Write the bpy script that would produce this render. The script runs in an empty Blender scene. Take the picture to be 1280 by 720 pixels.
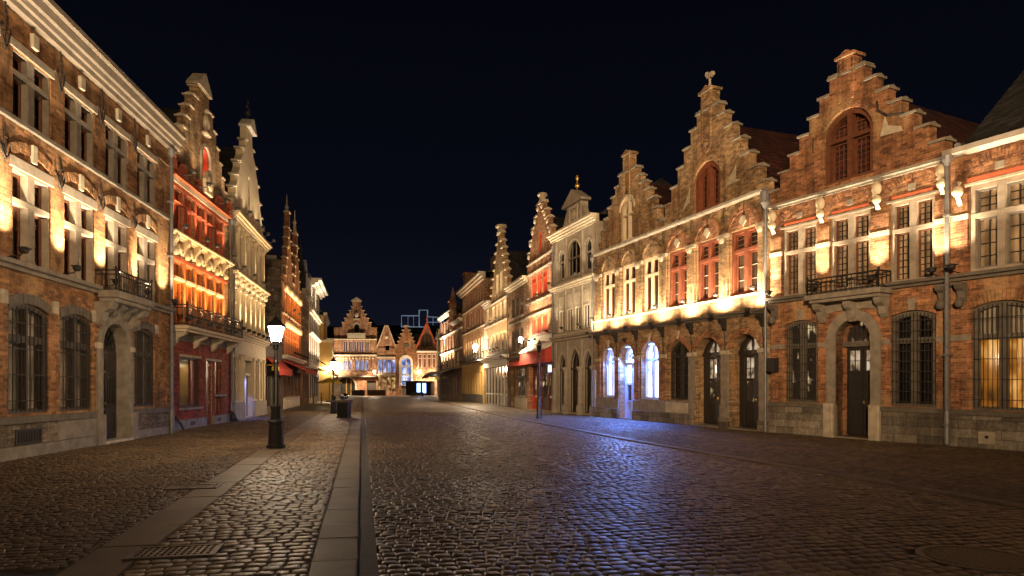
import bpy, bmesh, math, random
import numpy as np
from mathutils import Vector

random.seed(7)
SC = bpy.context.scene
COL = SC.collection

# ------------------------------------------------------------------ camera
cam = bpy.data.cameras.new("camera")
cam.sensor_width = 36.0
cam.lens = 853.0 / 1280.0 * 36.0
cam.shift_y = 124.0 / 1280.0
cam.clip_start = 0.05
cam.clip_end = 3000.0
cam_ob = bpy.data.objects.new("camera", cam)
cam_ob.location = (0, 0, 1.6)
cam_ob.rotation_euler = (math.radians(90), 0, 0)
COL.objects.link(cam_ob)
SC.camera = cam_ob

# ------------------------------------------------------------------ world: clear night sky
world = bpy.data.worlds.new("World")
SC.world = world
world.use_nodes = True
wn = world.node_tree.nodes
wl = world.node_tree.links
wn.clear()
w_out = wn.new("ShaderNodeOutputWorld")
w_bg = wn.new("ShaderNodeBackground")
w_tc = wn.new("ShaderNodeTexCoord")
w_sep = wn.new("ShaderNodeSeparateXYZ")
w_ramp = wn.new("ShaderNodeValToRGB")
w_ramp.color_ramp.elements[0].position = 0.0
w_ramp.color_ramp.elements[0].color = (0.0085, 0.0098, 0.0205, 1)
w_ramp.color_ramp.elements[1].position = 0.62
w_ramp.color_ramp.elements[1].color = (0.0014, 0.0018, 0.0036, 1)
e = w_ramp.color_ramp.elements.new(0.22)
e.color = (0.0031, 0.0039, 0.0088, 1)
wl.new(w_tc.outputs["Generated"], w_sep.inputs[0])
wl.new(w_sep.outputs["Z"], w_ramp.inputs[0])
wl.new(w_ramp.outputs[0], w_bg.inputs[0])
w_bg.inputs[1].default_value = 0.115
wl.new(w_bg.outputs[0], w_out.inputs[0])

# ------------------------------------------------------------------ exposure / render
SC.view_settings.view_transform = 'Standard'
SC.view_settings.look = 'None'
SC.view_settings.exposure = 2.7
SC.view_settings.gamma = 1.0
SC.view_settings.use_curve_mapping = False
SC.render.engine = 'CYCLES'
cy = SC.cycles
cy.use_denoising = True
cy.max_bounces = 5
cy.diffuse_bounces = 3
cy.glossy_bounces = 3
cy.transmission_bounces = 2
cy.caustics_reflective = False
cy.caustics_refractive = False
cy.sample_clamp_indirect = 4.0
cy.use_light_tree = True

WARM = (1.0, 0.76, 0.48)
AMBER = (1.0, 0.62, 0.30)
LAMPC = (1.0, 0.76, 0.50)
GAIN = 3.0          # all floodlights

# ------------------------------------------------------------------ materials
def new_mat(name):
    m = bpy.data.materials.new(name)
    m.use_nodes = True
    nt = m.node_tree
    b = nt.nodes["Principled BSDF"]
    return m, nt, b

def N(nt, t, **kw):
    n = nt.nodes.new(t)
    for k, v in kw.items():
        setattr(n, k, v)
    return n

def mixrgb(nt, fac, a, b, mode='MIX'):
    n = N(nt, "ShaderNodeMix", data_type='RGBA', blend_type=mode)
    for sock, v in ((n.inputs[0], fac), (n.inputs[6], a), (n.inputs[7], b)):
        if hasattr(v, 'is_linked') or hasattr(v, 'links'):
            nt.links.new(v, sock)
        elif isinstance(v, (int, float)):
            sock.default_value = v
        else:
            sock.default_value = (*v[:3], 1)
    return n.outputs[2]

def objvec(nt, flat=False, rough=0.0):
    tc = N(nt, "ShaderNodeTexCoord")
    if not flat:
        return tc.outputs["Object"]
    sp = N(nt, "ShaderNodeSeparateXYZ")
    nt.links.new(tc.outputs["Object"], sp.inputs[0])
    su = N(nt, "ShaderNodeMath", operation='SUBTRACT')
    nt.links.new(sp.outputs[0], su.inputs[0]); nt.links.new(sp.outputs[1], su.inputs[1])
    cb = N(nt, "ShaderNodeCombineXYZ")
    nt.links.new(su.outputs[0], cb.inputs[0]); nt.links.new(sp.outputs[2], cb.inputs[1])
    return cb.outputs[0]

def noise(nt, vec, scale, detail=4, rough=0.6):
    n = N(nt, "ShaderNodeTexNoise")
    n.inputs["Scale"].default_value = scale
    n.inputs["Detail"].default_value = detail
    n.inputs["Roughness"].default_value = rough
    nt.links.new(vec, n.inputs["Vector"])
    return n.outputs["Fac"]

def ramp(nt, fac, stops):
    r = N(nt, "ShaderNodeValToRGB")
    el = r.color_ramp.elements
    while len(el) < len(stops):
        el.new(0.5)
    for e_, (p, c) in zip(el, stops):
        e_.position = p
        e_.color = (*c[:3], 1) if not isinstance(c, (int, float)) else (c, c, c, 1)
    nt.links.new(fac, r.inputs[0])
    return r.outputs[0]

def bump(nt, b, h, strength=0.4, dist=0.02):
    n = N(nt, "ShaderNodeBump")
    n.inputs["Strength"].default_value = strength
    n.inputs["Distance"].default_value = dist
    nt.links.new(h, n.inputs["Height"])
    nt.links.new(n.outputs[0], b.inputs["Normal"])

def m_plain(name, col, rough=0.7, var=0.35, scale=6.0, metal=0.0, bmp=0.15, spec=0.5, scale2=None):
    m, nt, b = new_mat(name)
    v = objvec(nt)
    f = noise(nt, v, scale, 6)
    dark = tuple(c * (1 - var) for c in col)
    light = tuple(min(0.9, c * (1 + var)) for c in col)
    c = ramp(nt, f, [(0.3, dark), (0.52, col), (0.75, light)])
    nt.links.new(c, b.inputs["Base Color"])
    b.inputs["Roughness"].default_value = rough
    b.inputs["Metallic"].default_value = metal
    b.inputs["Specular IOR Level"].default_value = spec
    if bmp:
        bump(nt, b, noise(nt, v, scale * 5, 3), bmp, 0.01)
    return m

def m_brick(name, c1, c2, mort, bw=0.22, bh=0.072, ms=0.011, stain=0.5, rough=0.85, distort=0.006, bstr=0.55, patch=None, black=0.0):
    m, nt, b = new_mat(name)
    v = objvec(nt, True)
    o = objvec(nt)
    dn = N(nt, "ShaderNodeTexNoise"); dn.inputs["Scale"].default_value = 3.0
    nt.links.new(v, dn.inputs["Vector"])
    ds = N(nt, "ShaderNodeVectorMath", operation='SCALE'); ds.inputs[3].default_value = distort * 2
    nt.links.new(dn.outputs["Color"], ds.inputs[0])
    ad = N(nt, "ShaderNodeVectorMath", operation='ADD')
    nt.links.new(v, ad.inputs[0]); nt.links.new(ds.outputs[0], ad.inputs[1])
    bt = N(nt, "ShaderNodeTexBrick")
    bt.offset = 0.5
    for k, val in (("Scale", 1.0), ("Mortar Size", ms), ("Mortar Smooth", 0.2), ("Bias", -0.1), ("Brick Width", bw), ("Row Height", bh)):
        bt.inputs[k].default_value = val
    bt.inputs["Color1"].default_value = (*c1, 1)
    bt.inputs["Color2"].default_value = (*c2, 1)
    bt.inputs["Mortar"].default_value = (*mort, 1)
    nt.links.new(ad.outputs[0], bt.inputs["Vector"])
    # second brick lattice, same module: gives some odd dark or pale bricks
    bt2 = N(nt, "ShaderNodeTexBrick"); bt2.offset = 0.5
    for k, val in (("Scale", 1.0), ("Mortar Size", 0.0), ("Bias", 0.0), ("Brick Width", bw), ("Row Height", bh)):
        bt2.inputs[k].default_value = val
    bt2.inputs["Color1"].default_value = (0.25, 0.25, 0.25, 1)
    bt2.inputs["Color2"].default_value = (1.75, 1.75, 1.75, 1)
    sh = N(nt, "ShaderNodeVectorMath", operation='ADD'); sh.inputs[1].default_value = (bw * 40, bh * 26, 0)
    nt.links.new(ad.outputs[0], sh.inputs[0]); nt.links.new(sh.outputs[0], bt2.inputs["Vector"])
    c = mixrgb(nt, 0.55, bt.outputs["Color"], bt2.outputs["Color"], 'MULTIPLY')
    f1 = noise(nt, o, 0.9, 6, 0.65)
    st = ramp(nt, f1, [(0.32, (1 - stain,) * 3), (0.55, (1, 1, 1)), (0.75, (1.0 + stain * 0.5,) * 3)])
    c = mixrgb(nt, 1.0, c, st, 'MULTIPLY')
    if patch:
        pm = ramp(nt, noise(nt, o, 0.55, 3, 0.5), [(0.54, 0), (0.6, 1)])
        c = mixrgb(nt, pm, c, mixrgb(nt, 0.55, c, patch))
    f2 = noise(nt, o, 14, 4)
    c = mixrgb(nt, 1.0, c, ramp(nt, f2, [(0.3, (0.72,) * 3), (0.7, (1.25,) * 3)]), 'MULTIPLY')
    mp = N(nt, "ShaderNodeMapping"); mp.inputs["Scale"].default_value = (2.6, 0.28, 1.0)
    nt.links.new(v, mp.inputs[0])
    fs = noise(nt, mp.outputs[0], 1.0, 5, 0.65)
    c = mixrgb(nt, 1.0, c, ramp(nt, fs, [(0.36, (0.55, 0.52, 0.5)), (0.5, (1, 1, 1)), (0.68, (1.12, 1.1, 1.05))]), 'MULTIPLY')
    nt.links.new(c, b.inputs["Base Color"])
    b.inputs["Roughness"].default_value = rough
    b.inputs["Specular IOR Level"].default_value = 0.3
    inv = N(nt, "ShaderNodeMath", operation='SUBTRACT'); inv.inputs[0].default_value = 1.0
    nt.links.new(bt.outputs["Fac"], inv.inputs[1])
    addn = N(nt, "ShaderNodeMath", operation='MULTIPLY_ADD'); addn.inputs[1].default_value = 0.7
    nt.links.new(f2, addn.inputs[0]); nt.links.new(inv.outputs[0], addn.inputs[2])
    bump(nt, b, addn.outputs[0], bstr, 0.02)
    return m

def m_island(name, stops, rough=(0.35, 0.7), spec=0.5, nscale=30, bmp=0.3, mott=0.5, big=None):
    """many loose stones in one mesh: every stone gets its own colour"""
    m, nt, b = new_mat(name)
    g = N(nt, "ShaderNodeNewGeometry")
    c = ramp(nt, g.outputs["Random Per Island"], stops)
    o = objvec(nt)
    f = noise(nt, o, nscale, 5, 0.65)
    c = mixrgb(nt, 1.0, c, ramp(nt, f, [(0.28, (1 - mott,) * 3), (0.75, (1 + mott,) * 3)]), 'MULTIPLY')
    if big:
        f3 = noise(nt, o, big, 4, 0.6)
        c = mixrgb(nt, 1.0, c, ramp(nt, f3, [(0.35, (0.6,) * 3), (0.65, (1.2,) * 3)]), 'MULTIPLY')
        rr = N(nt, "ShaderNodeMath", operation='MULTIPLY_ADD')
        rr.inputs[1].default_value = 0.5; rr.inputs[2].default_value = 0.25
        nt.links.new(f3, rr.inputs[0])
        f4 = rr.outputs[0]
    else:
        f4 = f
    nt.links.new(c, b.inputs["Base Color"])
    mr = N(nt, "ShaderNodeMapRange")
    mr.inputs["From Min"].default_value = 0.3; mr.inputs["From Max"].default_value = 0.7
    mr.inputs["To Min"].default_value = rough[0]; mr.inputs["To Max"].default_value = rough[1]
    nt.links.new(f4, mr.inputs["Value"])
    nt.links.new(mr.outputs[0], b.inputs["Roughness"])
    b.inputs["Specular IOR Level"].default_value = spec
    bump(nt, b, f, bmp, 0.006)
    return m

def m_emit(name, col, strength, bw=None):
    m, nt, b = new_mat(name)
    b.inputs["Base Color"].default_value = (0.02, 0.02, 0.02, 1)
    b.inputs["Emission Color"].default_value = (*col, 1)
    b.inputs["Emission Strength"].default_value = strength
    b.inputs["Roughness"].default_value = 0.2
    return m

def m_pane_glow(name, stops, strength, sx=1.5, sz=1.2, detail=2.0, seed=0.0, rough=0.08):
    """glowing pane"""
    m, nt, b = new_mat(name)
    o = objvec(nt)
    mp = N(nt, "ShaderNodeMapping"); mp.inputs["Scale"].default_value = (sx, 0.0, sz)
    mp.inputs["Location"].default_value = (seed, 0, seed * 0.7)
    nt.links.new(o, mp.inputs[0])
    f = noise(nt, mp.outputs[0], 1.0, detail, 0.5)
    c = ramp(nt, f, stops)
    b.inputs["Base Color"].default_value = (0.02, 0.02, 0.02, 1)
    nt.links.new(c, b.inputs["Emission Color"])
    b.inputs["Emission Strength"].default_value = strength
    b.inputs["Roughness"].default_value = rough
    return m

def m_curtain(name, ca, cb, scale=14.0, rough=0.12):
    m, nt, b = new_mat(name)
    v = objvec(nt, True)
    w = N(nt, "ShaderNodeTexWave"); w.wave_type = 'BANDS'; w.bands_direction = 'X'
    w.inputs["Scale"].default_value = scale / 6.283
    w.inputs["Distortion"].default_value = 2.0
    w.inputs["Detail"].default_value = 2
    w.inputs["Detail Scale"].default_value = 0.5
    nt.links.new(v, w.inputs["Vector"])
    c = ramp(nt, w.outputs["Fac"], [(0.1, ca), (0.8, cb)])
    f = noise(nt, v, 0.8, 2)
    c = mixrgb(nt, 1.0, c, ramp(nt, f, [(0.35, (0.35,) * 3), (0.65, (1.1,) * 3)]), 'MULTIPLY')
    nt.links.new(c, b.inputs["Base Color"])
    b.inputs["Roughness"].default_value = 0.6
    b.inputs["Coat Weight"].default_value = 1.0
    b.inputs["Coat Roughness"].default_value = rough
    return m

M = {}
M['brick_ochre'] = m_brick('brick_ochre', (0.36, 0.165, 0.062), (0.23, 0.088, 0.034), (0.24, 0.17, 0.10), patch=(0.40, 0.25, 0.12))
M['brick_red'] = m_brick('brick_red', (0.36, 0.145, 0.062), (0.22, 0.078, 0.034), (0.27, 0.19, 0.12), patch=(0.42, 0.27, 0.14))
M['brick_tan'] = m_brick('brick_tan', (0.37, 0.235, 0.115), (0.27, 0.15, 0.07), (0.29, 0.22, 0.14), patch=(0.34, 0.19, 0.09))
M['brick_brown'] = m_brick('brick_brown', (0.28, 0.16, 0.085), (0.20, 0.10, 0.05), (0.25, 0.18, 0.12))
M['brick_grey'] = m_brick('brick_grey', (0.17, 0.13, 0.09), (0.12, 0.09, 0.065), (0.16, 0.13, 0.1), bw=0.3, bh=0.12)
M['brick_pink'] = m_brick('brick_pink', (0.40, 0.19, 0.10), (0.30, 0.11, 0.055), (0.36, 0.26, 0.17))
M['brick_plinth'] = m_brick('brick_plinth', (0.20, 0.16, 0.11), (0.14, 0.11, 0.075), (0.16, 0.13, 0.1), bw=0.22, bh=0.06)
M['ashlar'] = m_brick('ashlar', (0.20, 0.175, 0.14), (0.15, 0.125, 0.095), (0.10, 0.085, 0.065), bw=0.72, bh=0.245, ms=0.012, bstr=0.4)
M['red_tilewall'] = m_brick('red_tilewall', (0.27, 0.034, 0.018), (0.19, 0.022, 0.013), (0.12, 0.03, 0.02), bw=0.24, bh=0.075, ms=0.006, stain=0.25, rough=0.8, bstr=0.25)
M['stone_grey'] = m_plain('stone_grey', (0.22, 0.19, 0.15), 0.8, 0.35, 3.5, bmp=0.3)
M['stone_mid'] = m_plain('stone_mid', (0.30, 0.25, 0.195), 0.8, 0.3, 3.5, bmp=0.3)
M['stone_dark'] = m_plain('stone_dark', (0.11, 0.095, 0.075), 0.75, 0.35, 4, bmp=0.3)
M['stone_light'] = m_plain('stone_light', (0.42, 0.36, 0.27), 0.8, 0.3, 4, bmp=0.3)
M['stone_cream'] = m_plain('stone_cream', (0.58, 0.49, 0.34), 0.75, 0.16, 3, bmp=0.15)
M['plaster_cream'] = m_plain('plaster_cream', (0.56, 0.46, 0.31), 0.8, 0.16, 1.6, bmp=0.12)
M['plaster_grey'] = m_plain('plaster_grey', (0.30, 0.26, 0.205), 0.8, 0.25, 2.2, bmp=0.15)
M['plaster_yellow'] = m_plain('plaster_yellow', (0.52, 0.34, 0.11), 0.8, 0.15, 1.6, bmp=0.1)
M['plaster_white'] = m_plain('plaster_white', (0.68, 0.62, 0.53), 0.75, 0.12, 2, bmp=0.1)
M['plaster_blue'] = m_plain('plaster_blue', (0.35, 0.38, 0.50), 0.7, 0.15, 2, bmp=0.1)
M['white_paint'] = m_plain('white_paint', (0.70, 0.66, 0.58), 0.5, 0.15, 3, bmp=0.05)
M['cornice_paint'] = m_plain('cornice_paint', (0.30, 0.26, 0.215), 0.55, 0.2, 2.5, bmp=0.08)
M['cornice_brown'] = m_plain('cornice_brown', (0.20, 0.165, 0.13), 0.6, 0.25, 2.5, bmp=0.1)
M['zinc'] = m_plain('zinc', (0.15, 0.145, 0.145), 0.5, 0.25, 5, metal=0.3, bmp=0.05)
M['iron'] = m_plain('iron', (0.020, 0.017, 0.014), 0.65, 0.4, 12, metal=0.0, bmp=0.15)
M['cast_iron'] = m_plain('cast_iron', (0.075, 0.058, 0.042), 0.45, 0.4, 25, metal=0.2, bmp=0.2)
M['lamp_iron'] = m_plain('lamp_iron', (0.02, 0.021, 0.021), 0.4, 0.3, 10, metal=0.2, bmp=0.1)
M['door_dark'] = m_plain('door_dark', (0.022, 0.019, 0.015), 0.38, 0.4, 8, bmp=0.1)
M['wood_brown'] = m_plain('wood_brown', (0.13, 0.05, 0.025), 0.5, 0.35, 8, bmp=0.1)
M['wood_grey'] = m_plain('wood_grey', (0.15, 0.13, 0.11), 0.55, 0.3, 8, bmp=0.1)
M['wood_dark'] = m_plain('wood_dark', (0.05, 0.036, 0.026), 0.5, 0.35, 8, bmp=0.1)
M['red_paint'] = m_plain('red_paint', (0.42, 0.055, 0.022), 0.45, 0.2, 5, bmp=0.05)
M['red_door'] = m_plain('red_door', (0.15, 0.016, 0.012), 0.4, 0.25, 5, bmp=0.05)
M['orange_paint'] = m_plain('orange_paint', (0.58, 0.19, 0.045), 0.5, 0.15, 5, bmp=0.05)
M['red_wood'] = m_plain('red_wood', (0.20, 0.062, 0.032), 0.55, 0.3, 6, bmp=0.1)
M['red_ochre'] = m_plain('red_ochre', (0.46, 0.10, 0.04), 0.7, 0.2, 4, bmp=0.1)
M['blue_door'] = m_plain('blue_door', (0.12, 0.17, 0.55), 0.4, 0.12, 4, bmp=0.05)
M['gold'] = m_plain('gold', (0.72, 0.46, 0.12), 0.35, 0.2, 10, metal=0.8, bmp=0.05)
M['canvas_red'] = m_plain('canvas_red', (0.48, 0.05, 0.03), 0.8, 0.15, 6, bmp=0.1)
M['canvas_grey'] = m_plain('canvas_grey', (0.10, 0.09, 0.08), 0.8, 0.2, 5, bmp=0.1)
M['canvas_white'] = m_plain('canvas_white', (0.66, 0.60, 0.52), 0.8, 0.12, 5, bmp=0.1)
M['canvas_yellow'] = m_plain('canvas_yellow', (0.70, 0.50, 0.05), 0.75, 0.1, 5, bmp=0.05)
M['roof_red'] = m_brick('roof_red', (0.085, 0.022, 0.016), (0.055, 0.016, 0.012), (0.012, 0.006, 0.005), bw=0.24, bh=0.2, ms=0.02, bstr=0.8)
M['roof_slate'] = m_brick('roof_slate', (0.035, 0.034, 0.034), (0.024, 0.023, 0.023), (0.008, 0.008, 0.008), bw=0.25, bh=0.16, ms=0.01, bstr=0.6)
M['glass'] = m_plain('glass', (0.012, 0.011, 0.010), 0.06, 0.3, 2, bmp=0.02, spec=0.7)
M['glass_brown'] = m_curtain('glass_brown', (0.030, 0.018, 0.010), (0.075, 0.045, 0.024), 9)
M['glass_beige'] = m_curtain('glass_beige', (0.26, 0.18, 0.105), (0.50, 0.37, 0.235), 7)
M['glass_grey'] = m_curtain('glass_grey', (0.16, 0.125, 0.09), (0.66, 0.55, 0.42), 46)
M['glass_orange'] = m_curtain('glass_orange', (0.10, 0.03, 0.01), (0.30, 0.12, 0.04), 9)
M['void'] = m_plain('void', (0.006, 0.006, 0.006), 0.8, 0.2, 3, bmp=0)
M['pane_blue'] = m_pane_glow('pane_blue', [(0.32, (0.10, 0.16, 0.75)), (0.46, (0.42, 0.55, 1.0)), (0.62, (0.95, 0.97, 1.0))], 0.9, 1.6, 1.1, 3.0, 1.3)
M['pane_blue_far'] = m_pane_glow('pane_blue_far', [(0.36, (0.03, 0.045, 0.16)), (0.5, (0.2, 0.27, 0.62)), (0.62, (0.85, 0.88, 1.0))], 0.17, 0.9, 0.7, 3, 4.0)
M['pane_purple_far'] = m_pane_glow('pane_purple_far', [(0.4, (0.03, 0.012, 0.02)), (0.6, (0.13, 0.06, 0.11))], 0.18, 0.9, 0.7, 2, 2.2)
M['pane_warm'] = m_pane_glow('pane_warm', [(0.32, (0.03, 0.008, 0.001)), (0.52, (0.34, 0.115, 0.010)), (0.74, (1.0, 0.52, 0.14))], 0.16, 2.0, 0.9, 3, 0.4)
M['pane_warm_far'] = m_pane_glow('pane_warm_far', [(0.42, (0.04, 0.018, 0.006)), (0.55, (0.55, 0.3, 0.1)), (0.64, (1.0, 0.75, 0.35))], 0.14, 1.1, 1.5, 3, 7.0)
M['pane_door_glints'] = m_pane_glow('pane_door_glints', [(0.36, (0.05, 0.03, 0.016)), (0.52, (0.60, 0.42, 0.26)), (0.66, (0.9, 0.74, 0.52))], 0.11, 3.5, 3.0, 3, 0.0)  # reflection spots on door panes, put in as emission
M['pane_dimwarm'] = m_pane_glow('pane_dimwarm', [(0.56, (0.012, 0.006, 0.003)), (0.68, (0.75, 0.55, 0.3))], 0.14, 2.2, 1.8, 2, 3.0)
M['screen_blue'] = m_emit('screen_blue', (0.25, 0.42, 1.0), 1.0)
M['screen_white'] = m_emit('screen_white', (1.0, 0.95, 0.85), 0.4)
M['lantern_glass'] = m_emit('lantern_glass', LAMPC, 60.0)
M['lantern_far'] = m_emit('lantern_far', LAMPC, 60.0)
M['painted_frame_glow'] = m_emit('painted_frame_glow', (0.55, 0.72, 1.0), 0.035)  # light on the roof scaffold, put into its tubes as a glow
M['lens'] = m_emit('lens', WARM, 30.0)

# ------------------------------------------------------------------ mesh builder in facade coordinates
# u along the facade (left to right seen from the street), d out of the facade, v up
class MB:
    def __init__(s, sh=0.0):
        s.bm = bmesh.new(); s.sh = sh
    def P(s, u, d, v):
        return s.bm.verts.new((u, -d, v + s.sh * u))
    def face(s, vs):
        try:
            return s.bm.faces.new(vs)
        except ValueError:
            return None
    def box(s, u0, u1, d0, d1, v0, v1):
        p = [s.P(u, d, v) for v in (v0, v1) for d in (d0, d1) for u in (u0, u1)]
        for q in ((0, 1, 3, 2), (4, 6, 7, 5), (2, 3, 7, 6), (0, 4, 5, 1), (0, 2, 6, 4), (1, 5, 7, 3)):
            s.face([p[i] for i in q])
        return s
    def prism(s, pts, d0, d1):
        a = [s.P(u, d0, v) for u, v in pts]; b = [s.P(u, d1, v) for u, v in pts]
        s.face(a); s.face(b[::-1])
        n = len(pts)
        for i in range(n):
            s.face([a[i], b[i], b[(i + 1) % n], a[(i + 1) % n]])
        return s
    def profile(s, pts, u0, u1):
        a = [s.P(u0, d, v) for d, v in pts]; b = [s.P(u1, d, v) for d, v in pts]
        s.face(a); s.face(b[::-1])
        n = len(pts)
        for i in range(n):
            s.face([a[i], b[i], b[(i + 1) % n], a[(i + 1) % n]])
        return s
    def plan(s, pts, v0, v1):
        a = [s.P(u, d, v0) for u, d in pts]; b = [s.P(u, d, v1) for u, d in pts]
        s.face(a); s.face(b[::-1])
        n = len(pts)
        for i in range(n):
            s.face([a[i], b[i], b[(i + 1) % n], a[(i + 1) % n]])
        return s
    def ring(s, o, i, d0, d1):
        n = len(o)
        L = [[s.P(u, d, v) for u, v in lp] for lp in (o, i) for d in (d0, d1)]
        for k in range(n):
            j = (k + 1) % n
            s.face([L[1][k], L[1][j], L[3][j], L[3][k]])
            s.face([L[0][k], L[2][k], L[2][j], L[0][j]])
            s.face([L[0][k], L[0][j], L[1][j], L[1][k]])
            s.face([L[2][k], L[3][k], L[3][j], L[2][j]])
        return s
    def tube(s, pts, r, n=6, r2=None):
        pts = [Vector((u, -d, v + s.sh * u)) for u, d, v in pts]
        rings = []
        for i, p in enumerate(pts):
            t = (pts[min(i + 1, len(pts) - 1)] - pts[max(i - 1, 0)]).normalized()
            a = t.cross(Vector((0, 0, 1)))
            if a.length < 0.05:
                a = t.cross(Vector((1, 0, 0)))
            a.normalize(); b = t.cross(a)
            rr = r if r2 is None else r + (r2 - r) * i / (len(pts) - 1)
            rings.append([s.bm.verts.new(p + a * (rr * math.cos(k * 6.2832 / n)) + b * (rr * math.sin(k * 6.2832 / n))) for k in range(n)])
        for x, y in zip(rings, rings[1:]):
            for k in range(n):
                s.face([x[k], x[(k + 1) % n], y[(k + 1) % n], y[k]])
        s.face(rings[0][::-1]); s.face(rings[-1])
        return s
    def lathe(s, u, d, prof, n=12, sx=1.0, rot=0.0):
        rings = []
        for r, v in prof:
            rings.append([s.P(u + sx * r * math.cos(rot + k * 6.2832 / n), d + r * math.sin(rot + k * 6.2832 / n), v) for k in range(n)])
        for x, y in zip(rings, rings[1:]):
            for k in range(n):
                s.face([x[k], x[(k + 1) % n], y[(k + 1) % n], y[k]])
        s.face(rings[0][::-1]); s.face(rings[-1])
        return s
    def blob(s, u, d, v, ru, rd, rv, n=10, m=6):
        prof = []
        for i in range(1, m):
            a = math.pi * i / m
            prof.append((math.sin(a), -math.cos(a)))
        rings = [[s.P(u + ru * r * math.cos(k * 6.2832 / n), d + rd * r * math.sin(k * 6.2832 / n), v + rv * z) for k in range(n)] for r, z in prof]
        for x, y in zip(rings, rings[1:]):
            for k in range(n):
                s.face([x[k], x[(k + 1) % n], y[(k + 1) % n], y[k]])
        s.face(rings[0][::-1]); s.face(rings[-1])
        return s
    def sheet(s, outline, holes, d, reveal, thick):
        """wall face with real openings, reveals behind them and an edge of the given thickness"""
        edges = []
        loops = []
        for lp in [outline] + holes:
            vs = [s.P(u, d, v) for u, v in lp]
            loops.append(vs)
            for i in range(len(vs)):
                edges.append(s.bm.edges.new((vs[i], vs[(i + 1) % len(vs)])))
        bmesh.ops.triangle_fill(s.bm, use_beauty=True, use_dissolve=False, edges=edges)
        for k, (lp, vs) in enumerate(zip([outline] + holes, loops)):
            dd = d - (thick if k == 0 else reveal)
            bs = [s.P(u, dd, v) for u, v in lp]
            for i in range(len(vs)):
                j = (i + 1) % len(vs)
                s.face([vs[i], bs[i], bs[j], vs[j]])
        return s
    def pieces(s):
        """separate pieces (touching shells stay together), each as its own builder"""
        bm = s.bm; bm.verts.index_update()
        seen = set(); comps = []
        for v in bm.verts:
            if v in seen: continue
            st = [v]; seen.add(v); c = []
            while st:
                a = st.pop(); c.append(a)
                for e_ in a.link_edges:
                    o_ = e_.other_vert(a)
                    if o_ not in seen: seen.add(o_); st.append(o_)
            lo = [min(q.co[i] for q in c) - 0.006 for i in range(3)]; hi = [max(q.co[i] for q in c) + 0.006 for i in range(3)]
            comps.append([c, lo, hi])
        merged = True
        while merged:
            merged = False
            for i in range(len(comps)):
                for j in range(len(comps) - 1, i, -1):
                    A_, B_ = comps[i], comps[j]
                    if all(A_[1][k] <= B_[2][k] and B_[1][k] <= A_[2][k] for k in range(3)):
                        A_[0] += B_[0]; A_[1] = [min(x, y) for x, y in zip(A_[1], B_[1])]; A_[2] = [max(x, y) for x, y in zip(A_[2], B_[2])]
                        comps.pop(j); merged = True
        out = []
        for c, lo, hi in comps:
            n = MB(s.sh); mp = {v: n.bm.verts.new(v.co) for v in c}
            fs = set(f for v in c for f in v.link_faces)
            for f in fs: n.bm.faces.new([mp[v] for v in f.verts])
            out.append(n)
        bm.free()
        return out
    def build(s, name, mat, parent=None, smooth=False, bevel=0.0, label=None):
        bm = s.bm
        bmesh.ops.recalc_face_normals(bm, faces=bm.faces)
        if bevel:
            bmesh.ops.bevel(bm, geom=[e_ for e_ in bm.edges if e_.is_manifold and e_.calc_face_angle(0) > 0.6], offset=bevel, segments=1, affect='EDGES', clamp_overlap=True)
        me = bpy.data.meshes.new(name)
        bm.to_mesh(me); bm.free()
        if isinstance(mat, (list, tuple)):
            for m_ in mat: me.materials.append(m_)
        else:
            me.materials.append(mat)
        if smooth:
            me.polygons.foreach_set('use_smooth', [True] * len(me.polygons))
        o = bpy.data.objects.new(name, me)
        COL.objects.link(o)
        if parent is not None:
            o.parent = parent
        if label:
            o['label'] = label
        return o

def arch_poly(u0, u1, v0, v1, rise=0.0, kind='seg', n=12):
    pts = [(u0, v0), (u1, v0)]
    if rise <= 0:
        return pts + [(u1, v1), (u0, v1)]
    h = (u1 - u0) / 2; c = (u0 + u1) / 2
    for i in range(n + 1):
        x = h * math.cos(math.pi * i / n)
        pts.append((c + x, arch_top(c + x, u0, u1, v1, rise, kind)))
    return pts

def arch_top(u, u0, u1, v1, rise, kind='seg'):
    if rise <= 0:
        return v1
    h = (u1 - u0) / 2; c = (u0 + u1) / 2
    x = max(-h, min(h, u - c))
    if kind == 'pointed':
        R = (h * h + rise * rise) / (2 * h)
        xx = abs(x)
        return v1 + math.sqrt(max(0, R * R - (xx + R - h) ** 2))
    if kind == 'tent':
        return v1 + rise * (1 - abs(x) / h) ** 0.8
    if rise >= h:   # stilted / half ellipse
        return v1 + rise * math.sqrt(max(0, 1 - (x / h) ** 2))
    R = (h * h + rise * rise) / (2 * rise)
    return v1 + rise - R + math.sqrt(max(0, R * R - x * x))

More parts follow.
